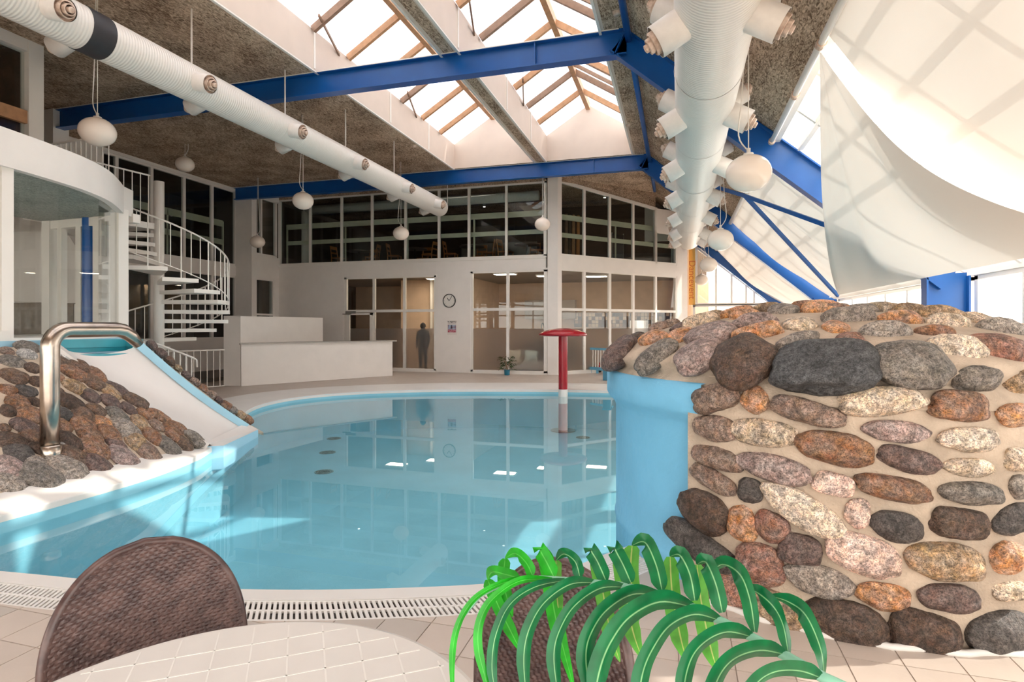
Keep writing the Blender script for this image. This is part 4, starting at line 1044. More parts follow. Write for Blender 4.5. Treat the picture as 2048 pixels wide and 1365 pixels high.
lip.add([BL+Vector((-.1, -.15, .0)), BR+Vector((-.05, .12, .04)), BRx+Vector((.04, .05, -.03)), BLx, BLx+Vector((0, 0, -.3)), BRx+Vector((.04, .05, -.3)), BR+Vector((-.05, .12, -.3)), BL+Vector((-.1, -.15, -.3))], [(0, 1, 2, 3)])
lv = list(lip.v)
lip.build('slide_lip', CHUTE, sl)
MB().add(lv, [(3, 2, 5, 4), (1, 6, 5, 2), (0, 3, 4, 7)]).build('slide_apron', LBLUE, sl)
# basin at the head of the slide
bs = thing('splash_basin', 'teal water basin at the head of the slide', 'basin', (-7.15, 5.4, 1.2))
bpts = [TL+Vector((.02, -.06, 0)), TR+Vector((.02, .06, 0)), TR+Vector((-.28, .1, 0)), TL+Vector((-.2, .0, 0))]
MB().slab([p+Vector((0, 0, -.10)) for p in bpts], (0, 0, -.04)).build('basin_bottom', TEAL, bs)
for i in (1, 2, 3):
    a, b_ = bpts[i], bpts[(i+1) % 4]; MB().bar(a, b_, .05, .16, off=.0).build('basin_wall', TEAL if i < 3 else CHUTE, bs)
MB().slab([p+Vector((0, 0, -.02)) for p in bpts], (0, 0, -.003)).build('basin_water', m_glass('basin_water', (.55, .88, .9), .06), bs)
# mound
def mtop(s):
    K = [(-7.1, 1.9, 1.34), (-7.05, 3.2, 1.34), (-7.16, 4.4, 1.34), (TL.x-.05, TL.y-.1, 1.32), (-6.60, 5.12, 1.0), (-6.2, 5.45, .60), (-5.85, 5.75, .22), (BL.x-.02, BL.y-.08, .1)]
    f = s*(len(K)-1); i = min(int(f), len(K)-2); return Vector(K[i]).lerp(Vector(K[i+1]), f-i)
def mbot(s):
    K = [(-5.52, 1.6, .1), (-5.5, 2.6, .12), (-5.5, 3.4, .13), (-5.5, 4.0, .13), (-5.51, 4.5, .13), (-5.56, 5.0, .12), (-5.65, 5.5, .1), (-5.75, 5.82, .09)]
    f = s*(len(K)-1); i = min(int(f), len(K)-2); return Vector(K[i]).lerp(Vector(K[i+1]), f-i)
md = thing('stone_mound', 'sloping mound of brown rounded stones beside the slide', 'stone mound', (-6.4, 4.5, 0))
def mfn(u, v): return mbot(u).lerp(mtop(u), v)+Vector((0, 0, .10*math.sin(pi*v)*(1-u)))
mm = MB().grid(mfn, 30, 16); mm.build('mortar_slope', MORTARB, md, smooth=True)
gm = bvh_of([MB().grid(mfn, 30, 16)])
ZL = [(50,210,58,42,5,'b'),(215,180,90,38,10,'G'),(208,232,78,46,30,'W'),(95,290,90,38,-5,'G'),(250,345,62,55,20,'D'),(110,405,108,58,8,'B'),(490,300,72,45,15,'B'),(60,512,68,60,0,'O'),(205,522,76,52,0,'d'),(280,450,60,60,20,'D'),
 (620,305,92,45,22,'B'),(500,215,75,42,20,'w'),(570,382,96,42,0,'O'),(450,420,45,50,0,'O'),(140,612,95,50,12,'O'),(580,488,84,58,5,'T'),(450,520,42,45,0,'B'),(750,400,92,40,22,'O'),(725,455,90,42,12,'B'),(270,605,55,45,0,'D'),
 (540,605,100,50,-3,'D'),(60,680,65,68,20,'D'),(235,705,105,52,-3,'O'),(700,560,80,52,10,'M'),(850,525,82,30,8,'T'),(915,495,92,40,22,'M'),(490,700,70,50,15,'d'),(645,705,90,48,20,'B'),(865,610,85,50,10,'M'),(750,670,72,45,12,'B'),
 (1060,600,92,45,25,'B'),(1000,660,65,50,10,'M'),(915,715,88,48,10,'G'),(35,810,45,62,10,'B'),(190,795,95,38,-3,'M'),(640,785,105,40,12,'O'),(800,765,68,50,0,'o'),(480,795,75,62,0,'O'),(245,872,75,48,-3,'B'),(90,915,110,50,-8,'D'),
 (1125,705,60,46,20,'O'),(1240,715,82,42,28,'O'),(1085,765,80,40,30,'T'),(980,820,112,48,5,'g'),(1215,785,65,42,10,'b'),(700,865,100,42,18,'O'),(850,855,92,38,15,'O'),(540,915,105,56,15,'D'),(1390,805,75,35,25,'O'),(1195,875,92,50,0,'O'),
 (1340,845,90,40,15,'O'),(735,975,115,60,5,'O'),(905,938,75,35,10,'M'),(1060,915,105,40,15,'T'),(1510,890,80,50,10,'G'),(140,1000,108,52,10,'d'),(480,955,40,45,0,'W'),(560,1030,110,55,0,'B'),(960,1040,118,62,0,'m'),(1155,1000,105,56,8,'b'),
 (1310,955,95,48,-3,'G'),(1430,925,80,44,5,'B'),(80,1110,110,60,5,'m'),(275,1085,92,50,-3,'g'),(520,1135,145,72,0,'g'),(755,1105,115,66,0,'M'),(310,1195,145,66,-5,'G'),(70,1245,110,62,-5,'g'),(285,965,60,48,0,'D'),(360,210,60,45,0,'b'),(370,590,50,50,0,'B'),(385,860,50,55,0,'D')]
for k, (x, y, a, b_, r, c) in enumerate(ZL):
    s = 1/3.9
    if put_stone(md, gm, x*s, 650+y*s, a*s*1.0, b_*s*.9, r, c, k*3+1, .8, .0, .85) is None:
        R.random()
for k in range(13):      # stones along the far edge of the slide
    f = (k+.4)/13; p = TR.lerp(BR, f)-out1*.2+Vector((0, 0, .04-.06*math.sin(pi*f)))
    t = (BR-TR).normalized(); o = place('stone', SM[(k*5) % 14], p, md)
    o.rotation_mode = 'QUATERNION'; o.rotation_quaternion = t.to_track_quat('X', 'Z'); q = R.uniform(.8, 1.1); o.scale = (.085*q, .07, .055*q); o.color = (*lin(PALS[R.choice('bOBMgT')]), 1)
MB().slab([TR-out1*.1, BR-out1*.1, BR-out1*.45+Vector((0, 0, -.15)), TR-out1*.6+Vector((0, 0, -.5))], (0, 0, -.05)).build('mortar_slope', MORTARB, md)
MB().slab([(-7.0, 4.9, 0), (-5.8, 5.8, 0), (-6.4, 7.0, 0), (-7.2, 6.4, 0)], (0, 0, .03)).build('slide_footing', MORTARB, md)
# steel spout
hit, n_, _, _ = gm.ray_cast(Vector((0, 0, CZ)), ray(100, 905).normalized())
bx, by, bz = hit
tp = thing('steel_spout', 'bent brushed steel water pipe standing among the stones', 'pipe', hit)
d0 = -SA*bx+CA*by
top_z = CZ+(HY-658)/FPX*d0
q1 = at(245, 657, d0+.75); q2 = at(268, 674, d0+.85)
pts = [(bx, by, bz-.03), (bx, by, bz+.5), (bx, by, top_z-.18)]
for k in range(1, 7):
    a = k/6*pi/2; dirh = Vector((q1.x-bx, q1.y-by, 0)).normalized(); pts.append((bx+dirh.x*.17*(1-math.cos(a)), by+dirh.y*.17*(1-math.cos(a)), top_z-.18+.17*math.sin(a)))
e = Vector((q1.x, q1.y, top_z-.01)); pts += [tuple(Vector(pts[-1]).lerp(e, .5)), tuple(Vector(pts[-1]).lerp(e, .85)), tuple(e+Vector((0, 0, -.015)))]
dirh = Vector((q1.x-bx, q1.y-by, 0)).normalized()
pts += [tuple(e+dirh*.10+Vector((0, 0, -.07))), tuple(e+dirh*.2+Vector((0, 0, -.17)))]
MB().tube(pts, [.078]*(len(pts)-2)+[.07, .052], 24).build('pipe', STEEL, tp, smooth=True)
MB().lathe([(.095, bz-.02), (.095, bz+.06), (.08, bz+.07)], (bx, by, 0), 24).build('collar', STEEL, tp, smooth=True)

# ------------------------------------------------------------------ bar wall, red mushroom fountain, small things by the back wall
bw = thing('bar_counter', 'long low white bar wall with a grey top and a taller back wall', 'bar counter', (-10, 14, 0))
pa, pb = Vector((-11.0, 12.47, 0)), Vector((-8.73, 16.48, 0))
nn = Vector((pb.y-pa.y, -(pb.x-pa.x), 0)).normalized()
MB().prism([(pa.x, pa.y), (pb.x, pb.y), (pb.x-nn.x*.35, pb.y-nn.y*.35+.15), (pa.x-nn.x*.45, pa.y-nn.y*.45)], 0, 1.09).build('front_wall', WHITE, bw)
MB().prism([(pa.x+nn.x*.04, pa.y+nn.y*.04-.05), (pb.x+nn.x*.04+.08, pb.y+nn.y*.04+.1), (pb.x-nn.x*.45, pb.y-nn.y*.45+.2), (pa.x-nn.x*.45, pa.y-nn.y*.45)], 1.09, 1.125).build('worktop', mat('grey_top', (176, 168, 160), .4), bw)
MB().prism([(-11.55, 12.46), (-11.02, 12.47), (-11.3, 12.75), (-10.95, 16.0), (-11.15, 16.05)], 0, 1.85).build('back_wall', GREYW, bw)
mc = onz(1126, 793, -.11)
mf = thing('mushroom_fountain', 'red mushroom-shaped water fountain standing in the pool', 'fountain', (mc.x, mc.y, ZB))
dm = -SA*mc.x+CA*mc.y; w_ = dm/FPX
MB().lathe([(9*w_, .05), (9*w_, 1.36)], (mc.x, mc.y, 0), 28).build('stem', RED, mf, smooth=True)
MB().lathe([(9.2*w_, ZB), (9.2*w_, .05), (9*w_, .06)], (mc.x, mc.y, 0), 28).build('stem_base', RIM, mf, smooth=True)
MB().lathe([(0, 1.33), (9*w_, 1.33), (42*w_, 1.335), (47*w_, 1.35), (48.5*w_, 1.38), (46*w_, 1.41), (38*w_, 1.455), (26*w_, 1.495), (12*w_, 1.52), (0, 1.525)], (mc.x, mc.y, 0), 48).build('cap', RED, mf, smooth=True)
MB().lathe([(0, ZB+.01), (.3, ZB+.01), (.3, ZB+.03), (0, ZB+.035)], (mc.x, mc.y, 0), 32).build('foot_plate', STEEL, mf)
# clock
ck = thing('wall_clock', 'round white wall clock with a black rim above the poster', 'clock', ony(899, 602, YA))
cp = ony(899, 602, YA); rc = 14*19/FPX
MB().lathe([(0, 0), (rc*.9, 0), (rc*.9, .02), (0, .021)], (cp.x, YA-.005, cp.z), 40, axis=(0, -1, 0)).build('dial', mat('clock_dial', (228, 222, 214), .4), ck)
MB().lathe([(rc*.88, 0), (rc*.9, .04), (rc, .04), (rc, 0)], (cp.x, YA-.003, cp.z), 40, axis=(0, -1, 0)).build('rim', BLACK, ck)
for ang, L, w in ((-38, .55, .018), (32, .78, .014)):
    a = math.radians(90-ang); MB().bar((cp.x, YA-.03, cp.z), (cp.x+rc*L*math.cos(a), YA-.03, cp.z+rc*L*math.sin(a)), w, .006, up=(0, 1, 0)).build('hand', BLACK, ck)
for k in range(12):
    a = k*pi/6; MB().bar((cp.x+rc*.74*math.cos(a), YA-.027, cp.z+rc*.74*math.sin(a)), (cp.x+rc*.82*math.cos(a), YA-.027, cp.z+rc*.82*math.sin(a)), .01, .004, up=(0, 1, 0)).build('hour_mark', BLACK, ck)
def text(name, body, size, loc, rot, m, parent, ext=.002, align='CENTER', bold=0):
    cu = bpy.data.curves.new(name, 'FONT'); cu.body = body; cu.size = size; cu.extrude = ext; cu.align_x = align; cu.align_y = 'CENTER'; cu.offset = bold
    o = bpy.data.objects.new(name, cu); COL.objects.link(o)
    dg = bpy.context.evaluated_depsgraph_get(); me = bpy.data.meshes.new_from_object(o.evaluated_get(dg)); bpy.data.objects.remove(o)
    me.materials.clear(); me.materials.append(m); r = place(name, me, loc, parent); r.rotation_euler = rot
    return r
pp = ony(904, 656, YA)
po = thing('poster', 'small white poster with a picture below the clock', 'poster', (pp.x, YA, pp.z-.24))
MB().span((pp.x-.17, YA-.008, pp.z-.24), (pp.x+.17, YA-.002, pp.z+.26)).build('sheet', mat('poster_paper', (232, 222, 214), .6), po)
text('title', 'The Right Pool', .052, (pp.x, YA-.010, pp.z+.20), (pi/2, 0, 0), BLACK, po, bold=.002)
MB().span((pp.x-.145, YA-.010, pp.z+.135), (pp.x+.145, YA-.008, pp.z+.142)).build('rule', DARK, po)
MB().span((pp.x-.15, YA-.011, pp.z-.16), (pp.x+.15, YA-.008, pp.z+.10)).build('picture', mat('poster_picture', (176, 196, 214), .5, c2=(120, 60, 80), var=.3, vscale=9), po)
MB().span((pp.x-.15, YA-.013, pp.z-.16), (pp.x+.15, YA-.011, pp.z-.06)).build('picture_ground', mat('poster_red', (168, 44, 62), .5, c2=(206, 150, 160), vscale=20), po)
MB().span((pp.x-.03, YA-.013, pp.z-.03), (pp.x+.0, YA-.011, pp.z+.09)).build('picture_tower', DARK, po)
# potted plant
pf = ony(1014, 748, YA-.45); pf.z = 0
pt = thing('potted_plant', 'small bushy plant in a teal pot before the two-bay glazing', 'plant', pf)
MB().lathe([(0, 0), (.085, 0), (.095, .17), (.085, .17), (.08, .14), (0, .14)], pf, 24).build('pot', mat('teal_pot', (20, 112, 140), .35), pt, smooth=False)
lf = mat('house_plant_green', (66, 92, 48), .5, var=.2, vscale=20)
for k in range(3): MB().tube([pf+Vector((0, 0, .14)), pf+Vector((.05*math.cos(k*2.1), .05*math.sin(k*2.1), .32)), pf+Vector((.12*math.cos(k*2.1), .1*math.sin(k*2.1), .45))], .012, 6).build('stem', mat('plant_stem', (150, 120, 90), .6), pt)
lm = None
for k in range(90):
    a = R.uniform(0, 2*pi); rr = R.uniform(.08, .26); zz = .18+R.uniform(0, .42)
    if abs(math.cos(a)*rr) < .06 and zz < .3: continue
    c = pf+Vector((math.cos(a)*rr, math.sin(a)*rr*.7, zz))
    if lm is None:
        g = MB().grid(lambda u, v: ((u-.5)*.05*math.sin(pi*min(1, v+.08)), v*.12-.02, -.05*v*v+.02*abs(u-.5)), 2, 5); o = g.build('leaf', lf, pt, origin=(0, 0, 0)); lm = o.data; o.location = c
    else: o = place('leaf', lm, c, pt)
    o.rotation_euler = (R.uniform(-.4, .6), R.uniform(-.5, .5), a-pi/2+R.uniform(-.6, .6))
# playpen
pq = OB+UB*1.2; 
py0, py1 = at(1178, 740, 19.5), at(1226, 742, 18.6)
py0.z = py1.z = 0
pn = thing('playpen', 'blue-railed playpen fence with white bars before the angled wall', 'playpen', py0)
d_ = (py1-py0)
MB().bar(py0+Vector((0, 0, .82)), py1+Vector((0, 0, .82)), .06, .07).build('top_rail', mat('playpen_blue', (108, 178, 210), .4), pn)
MB().bar(py0+Vector((0, 0, .16)), py1+Vector((0, 0, .16)), .10, .10).build('bottom_rail', MATS['playpen_blue'], pn)
for k in range(4): MB().box(py0+d_*(.08+.28*k)+Vector((0, 0, .055)), (.07, .1, .11)).build('foot', MATS['playpen_blue'], pn)
for k in range(9): MB().tube([py0+d_*(.06+k*.11)+Vector((0, 0, .18)), py0+d_*(.06+k*.11)+Vector((0, 0, .8))], .018, 8).build('bar', FRAME, pn)
rb = at(1206, 735, 19.6); rb.z = 0
tt = thing('toy_car', 'small red toy car inside the playpen', 'toy', rb)
MB().box(rb+Vector((0, 0, .17)), (.34, .2, .14)).build('body', RED, tt); MB().box(rb+Vector((-.02, 0, .29)), (.2, .16, .1)).build('cabin', RED, tt)
for a, b_ in ((-1, -1), (1, -1), (-1, 1), (1, 1)): MB().lathe([(0, 0), (.06, 0), (.06, .04), (0, .04)], rb+Vector((a*.1, b_*.1-.02, .06)), 14, axis=(0, 1, 0)).build('wheel', BLACK, tt)
bb = at(1211, 752, 16.8)
tb = MB().box((bb.x+.05, bb.y, .3), (.22, .3, .6)); tb.box((bb.x+.05, bb.y, .62), (.26, .34, .04))
tag(tb.build('waste_bin', mat('bin_blue', (58, 128, 158), .5)), 'blue square bin standing on the deck behind the grotto', 'bin')
# banner
xb0, xb1 = GX(1377.5), GX(1390)
bn = thing('banner', 'tall yellow banner with orange lettering hung in the gable', 'banner', ((xb0+xb1)/2, YG-.1, 2.4))
MB().span((xb0, YG-.07, 2.40), (xb1, YG-.05, 4.62)).build('cloth', m_fabric('banner_yellow', (252, 206, 120), .35), bn)
text('lettering', 'Dancevent', .34, ((xb0+xb1)/2, YG-.074, 3.35), (pi/2, pi/2, 0), mat('banner_orange', (226, 130, 70), .6), bn)

# ------------------------------------------------------------------ rooms: lights, furniture, people behind the glass
def panel(x, y, lb, w=1.1, l=.55):
    t = thing('ceiling_light', lb, 'ceiling light', (x, y, 3.4), group='panel lights in the rooms behind the back wall')
    MB().span((x-w/2, y-l/2, 3.42), (x+w/2, y+l/2, 3.475)).build('housing', FRAME, t)
    MB().span((x-w/2+.04, y-l/2+.04, 3.412), (x+w/2-.04, y+l/2-.04, 3.42)).build('diffuser', PANELL, t)
for x, y, q in ((-10.2, 19.6, 'behind the three-bay glazing, on the door side'), (-9.0, 20.6, 'deepest behind the three-bay glazing'), (-7.95, 19.5, 'behind the three-bay glazing, on the clock side'),
                (-5.9, 19.5, 'behind the two-bay glazing, on the clock side'), (-4.6, 20.6, 'behind the two-bay glazing, on the column side'), (-2.9, 21.3, 'behind the angled glazing')):
    panel(x, y, 'glowing light panel on the room ceiling '+q, .8, .45)
def spot(x, y, lb, lit=True):
    t = thing('spot_lamp', lb, 'spot lamp', (x, y, 6.3), group='spot lamps on the dark upper ceiling')
    MB().lathe([(.0, 6.33), (.05, 6.33), (.06, 6.44), (0, 6.45)], (x, y, 0), 14).build('can', FRAME, t)
    MB().lathe([(.0, 6.325), (.045, 6.328), (.045, 6.33)], (x, y, 0), 14).build('bulb', SPOTL if lit else LAMPM, t)
ORD = ('first', 'second', 'third', 'fourth', 'fifth', 'sixth')
for k, (x, y) in enumerate(((-12.3, 20.4), (-10.6, 21.0), (-9.2, 20.2), (-7.4, 21.6), (-6.2, 20.3), (-4.9, 21.4))): spot(x, y, 'small spot lamp on the dark upper ceiling, %s from the riser pipe' % ORD[k])
for k, (x, y) in enumerate(((-2.6, 21.3), (-1.3, 23.0))): spot(x, y, 'small spot lamp behind the angled upper panes, %s the corner column' % ('next to', 'away from')[k], k == 0)
vp = thing('ventilation_pipe', 'pale green-white ventilation pipe running behind the upper panes', 'duct', (-9, 19.0, 6.1))
MB().tube([(-13.9, 19.2, 3.8), (-13.9, 19.2, 6.05)], .17, 20).build('riser', DUCTY, vp, smooth=True)
MB().tube([(-13.9, 19.2, 6.08), (-4.6, 19.2, 6.08)], .17, 20).build('run', DUCTX, vp, smooth=True)
RAILM = mat('pale_rail', (214, 210, 186), .5)
def guard(label, P, Q, zs):
    t = thing('guard_rail', label, 'guard rail', P, group='pale guard rails inside the upper panes')
    for z, h in zs: MB().bar(Vector((P[0], P[1], z)), Vector((Q[0], Q[1], z)), .05, h).build('board', RAILM, t)
    n_ = max(2, int((Vector(Q)-Vector(P)).length/2.2))
    for k in range(n_+1):
        q = Vector(P).lerp(Vector(Q), k/n_); MB().span((q.x-.025, q.y-.0, P[2]), (q.x+.025, q.y+.05, zs[0][0]+.08)).build('upright', RAILM, t)
guard('pale two-board guard rail inside the long upper panes', (XA0+.1, YA+.32, 3.79), (-4.2, YA+.32, 3.79), ((5.33, .19), (4.72, .15)))
b0, b1 = PB(sb[0]-.1, 3.79, .34), PB(sb[5]+.1, 3.79, .34)
guard('pale two-board guard rail inside the angled upper panes', b0, b1, ((5.22, .18), (4.62, .15)))
guard('pale two-board guard rail inside the panes behind the spiral stair', (XD-.45, DY(215), 3.66), (XD-.45, 16.6, 3.66), ((5.2, .22), (4.55, .18)))
# upstairs dining furniture
def wchair():
    t = thing('wooden_chair', 'beech wood dining chair at the upper floor window', 'chair', (0, 0, 0), group='beech chairs on the upper floor')
    for x in (-.2, .2):
        MB().tube([(x, -.2, 0), (x, -.19, .45)], .02, 8).build('leg', ORANGEW, t)
        MB().tube([(x, .22, 0), (x, .2, .45), (x*.95, .27, .92)], .02, 8).build('leg', ORANGEW, t)
    MB().box((0, 0, .45), (.44, .44, .03)).build('seat', ORANGEW, t)
    MB().bar((-.2, .27, .86), (.2, .27, .86), .025, .12).build('backrest', ORANGEW, t); MB().bar((-.2, .24, .66), (.2, .24, .66), .02, .06).build('back_slat', ORANGEW, t)
    return t
def wtable():
    t = thing('dining_table', 'round dining table near the upper floor window', 'table', (0, 0, 0), group='upper floor dining tables')
    MB().lathe([(0, .71), (.46, .71), (.46, .74), (0, .745)], n=28).build('table_top', mat('table_laminate', (120, 104, 92), .5), t)
    MB().tube([(0, 0, .03), (0, 0, .71)], .03, 10).build('column', DARK, t); MB().lathe([(0, 0), (.28, 0), (.27, .03), (0, .04)], n=24).build('foot', DARK, t)
    return t
cp_, tp_ = wchair(), wtable(); first = [True, True]
UZ = 3.785
tabs = [(-12.0, 19.9), (-9.6, 19.9), (-7.3, 19.9), (-5.2, 19.9)]
for i, (x, y) in enumerate(tabs):
    t = tp_ if i == 0 else copy_tree(tp_); t.location = (x, y, UZ); t['label'] = 'round dining table upstairs, %s from the riser pipe' % ORD[i]
    for j, (dx, dy, rz) in enumerate(((-.72, -.25, pi/2), (.70, -.2, -pi/2), (.05, .75, 0))):
        c = cp_ if (i == 0 and j == 0) else copy_tree(cp_); c.location = (x+dx, y+dy, UZ); c.rotation_euler = (0, 0, rz+R.uniform(-.2, .2)); c['label'] = 'beech chair on the %s side of the %s upstairs table from the riser pipe' % (('riser', 'corner column', 'room')[j], ORD[i])
# wide chair with arm beside the corner column
# upper back wall: hatch, panels, boards stored behind the angled wall
hb = thing('serving_hatch', 'pale serving hatch on the dark back wall of the upper room', 'hatch', (-7.8, 26.3, 4.4))
MB().span((-10.2, 26.32, 4.5), (-6.4, 26.38, 5.6)).build('hatch_panel', mat('hatch_panel', (150, 140, 128), .7, var=.1), hb); MB().span((-10.3, 26.25, 4.42), (-6.3, 26.38, 4.5)).build('hatch_sill', RAILM, hb)
vb = thing('roof_hood', 'pale slanted extractor hood under the dark upper ceiling', 'hood', (-4.9, 21, 5.5))
MB().slab([(-5.9, 21.2, 6.2), (-4.3, 21.2, 6.2), (-4.3, 21.2, 5.15), (-4.6, 21.2, 5.15)], (0, .5, 0)).build('hood_panel', mat('hood_panel', (208, 186, 164), .7), vb)
for k, (s_, m_) in enumerate(((1.55, WOODL), (1.7, ROOMD), (1.88, WOOD), (2.1, ORANGEW))):
    p = PB(s_, 3.79, 1.7); tag(MB().slab([p, p+UB*.14, p+UB*.14+Vector((0, 0, 1.9)), p+Vector((.03, 0, 1.9))], (-.04, .05, 0)).build('stored_board', m_), 'upright board leaning behind the angled upper panes, %s' % ['grey pine', 'dark brown', 'pale pine', 'orange beech'][k], 'board', 'boards stored upstairs')
p = PB(4.0, 3.79, 1.9); t = thing('notice_stand', 'black notice board on a thin stand behind the angled upper panes', 'notice board', p)
MB().bar(p+Vector((0, 0, .9)), p+UB*.6+Vector((0, 0, .9)), .03, 1.0).build('board', BLACK, t)
for k in (0, .6): MB().tube([p+UB*k, p+UB*k+Vector((0, 0, 1.45))], .015, 8).build('leg', FRAME, t)
# ground floor rooms: mosaic band, boards, sofa, cushions, kitchen shapes
mz = thing('mosaic_band', 'brown mosaic tile band on the back wall behind the angled glazing', 'mosaic', (-1.8, 24.5, 1.5))
MB().span((-4.3, 24.5, 1.55), (.2, 24.58, 2.15)).build('mosaic_back', mat('mosaic_grout', (96, 78, 64), .7), mz)
mcol = [mat('mosaic_%s' % n_, c_, .5) for n_, c_ in (('brown', (110, 80, 62)), ('tan', (186, 150, 118)), ('cream', (214, 190, 160)), ('umber', (82, 62, 52)))]
mme = {}
for i in range(30):
    for j in range(4):
        m_ = R.choice(mcol); x = -4.2+i*.146; z = 1.62+j*.15
        if m_.name not in mme:
            o = MB().box((0, 0, 0), (.13, .02, .135)).build('mosaic_tile', m_, mz, origin=(0, 0, 0)); mme[m_.name] = o.data; o.location = (x, 24.49, z)
        else: place('mosaic_tile', mme[m_.name], (x, 24.49, z), mz)
bd = PB(4.1, 0, 1.0); t = thing('white_board', 'white board on legs behind the angled glazing', 'board', bd)
MB().bar(bd+Vector((0, 0, 1.35)), bd+UB*.9+Vector((0, 0, 1.35)), .03, .9).build('panel', FRAME, t)
for k in (.05, .85): MB().tube([bd+UB*k, bd+UB*k+Vector((0, 0, 1.85))], .02, 8).build('leg', DARK, t)
sf = thing('sofa', 'low white sofa behind the frosted two-bay glazing', 'sofa', (-5.1, 19.1, 0))
MB().box((-5.1, 19.15, .2), (1.5, .6, .22)).build('seat', RIM, sf); MB().box((-5.1, 19.15, .05), (1.4, .5, .1)).build('base', DARK, sf)
def cushion(c, lb, col, rz):
    mb = MB().grid(lambda u, v: (0, 0, 0), 1, 1); mb = MB()
    def f(s_): return lambda u, v: (c[0]+(u-.5)*.48*(1-.08*math.sin(pi*v)), c[1]+s_*.11*(max(0, math.sin(pi*u)*math.sin(pi*v)))**.5+(v-.5)*.14, c[2]+(v-.5)*.40*(1-.08*math.sin(pi*u)))
    mb.grid(f(1), 12, 12); mb.grid(f(-1), 12, 12)
    return tag(mb.build('cushion', col, smooth=True), lb, 'cushion', 'sofa cushions')
cushion((-5.42, 19.1, .54), 'cream cushion standing on the sofa', mat('cream_cushion', (232, 222, 200), .8), 0)
cushion((-4.85, 19.1, .54), 'pale mint cushion standing on the sofa', mat('mint_cushion', (214, 230, 222), .8), 0)
kt = thing('kitchen_counter', 'dark counter with wall cupboards in the room behind the two-bay glazing', 'counter', (-5.3, 24, 0))
MB().span((-6.4, 23.9, 0), (-4.2, 24.5, .95)).build('counter', mat('counter_dark', (90, 82, 76), .5), kt); MB().span((-6.4, 24.1, 1.9), (-4.2, 24.55, 2.7)).build('cupboard', mat('cupboard_grey', (176, 166, 156), .5), kt)
MB().span((-4.75, 22.0, 1.2), (-4.6, 22.05, 2.9)).build('copper_strip', ORANGEW, kt); MB().span((-4.5, 22.0, 1.2), (-4.38, 22.05, 2.9)).build('copper_strip', ORANGEW, kt)
t = thing('ring_lamp', 'thin black ring standing on the counter behind the two-bay glazing', 'ornament', (-5.6, 24.1, .95))
MB().tube([(-5.6+.02*math.cos(a), 24.1+.16*math.cos(a)*0+.16*math.cos(a), 1.42+.3*math.sin(a)) for a in [2*pi*k/24 for k in range(25)]], .02, 6, False).build('ring', BLACK, t, smooth=True); MB().box((-5.6, 24.1, 1.04), (.1, .3, .18)).build('base', BLACK, t)
dr = thing('door_1', 'pale inner door in the room behind the bar wall', 'door', (-9.5, 23, 0), kind='structure')
MB().span((-9.1, 22.9, 0), (-8.2, 22.98, 2.1)).build('door_leaf', mat('door_wood', (216, 190, 164), .5), dr)
for a, b_ in (((-9.2, 0), (-9.1, 2.2)), ((-8.2, 0), (-8.1, 2.2)), ((-9.2, 2.1), (-8.1, 2.2))): MB().span((a[0], 22.86, a[1]), (b_[0], 23.0, b_[1])).build('door_frame', FRAME, dr)
# a person standing behind the frosted pane
pf_ = ony(846, 700, YA+.42)
HX, HYp = pf_.x, pf_.y
def skin(name, verts, edges, rads, m, parent, sub=2):
    me = bpy.data.meshes.new(name); me.from_pydata(verts, edges, []); o = bpy.data.objects.new(name, me); COL.objects.link(o)
    o.modifiers.new('s', 'SKIN'); 
    for i, r in enumerate(rads): me.skin_vertices[0].data[i].radius = (r, r) if not isinstance(r, tuple) else r
    me.skin_vertices[0].data[0].use_root = True
    o.modifiers.new('b', 'SUBSURF').levels = sub
    dg = bpy.context.evaluated_depsgraph_get(); m2 = bpy.data.meshes.new_from_object(o.evaluated_get(dg)); bpy.data.objects.remove(o)
    for p in m2.polygons: p.use_smooth = True
    m2.materials.clear(); m2.materials.append(m)
    return place(name, m2, (0, 0, 0), parent)
pe = thing('person', 'person in dark clothes standing behind the frosted pane by the clock', 'person', (HX, HYp, 0))
V = [(0, 0, .92), (0, 0, 1.08), (0, .01, 1.25), (0, .0, 1.38), (0, -.01, 1.45), (0, -.02, 1.55), (0, -.02, 1.62),
     (.09, 0, .86), (.10, -.02, .48), (.10, .02, .08), (.10, -.13, .04), (-.09, 0, .86), (-.10, .01, .48), (-.10, .04, .08), (-.10, -.11, .04),
     (.17, 0, 1.36), (.23, .02, 1.10), (.21, -.08, .88), (.20, -.11, .80), (-.17, 0, 1.36), (-.23, .02, 1.10), (-.21, -.06, .88), (-.20, -.09, .80)]
E_ = [(0, 1), (1, 2), (2, 3), (3, 4), (4, 5), (5, 6), (0, 7), (7, 8), (8, 9), (9, 10), (0, 11), (11, 12), (12, 13), (13, 14), (3, 15), (15, 16), (16, 17), (17, 18), (3, 19), (19, 20), (20, 21), (21, 22)]
rr_ = [(.16, .12), (.14, .11), (.16, .12), (.13, .10), .055, .09, .085, .10, .07, .05, .04, .10, .07, .05, .04, .075, .052, .04, .035, .075, .052, .04, .035]
V = [(x+HX, y+HYp, z) for x, y, z in V]
skin('body', V, E_, rr_, mat('dark_clothes', (52, 50, 54), .8), pe)
hair = MB().lathe([(0.02, .13)]+[(.105*math.sin(a), .125*math.cos(a)) for a in [k*pi/12 for k in range(1, 8)]], (HX, HYp+.0, 1.58), 20); hair.build('hair', mat('dark_hair', (44, 34, 28), .6), pe, smooth=True)
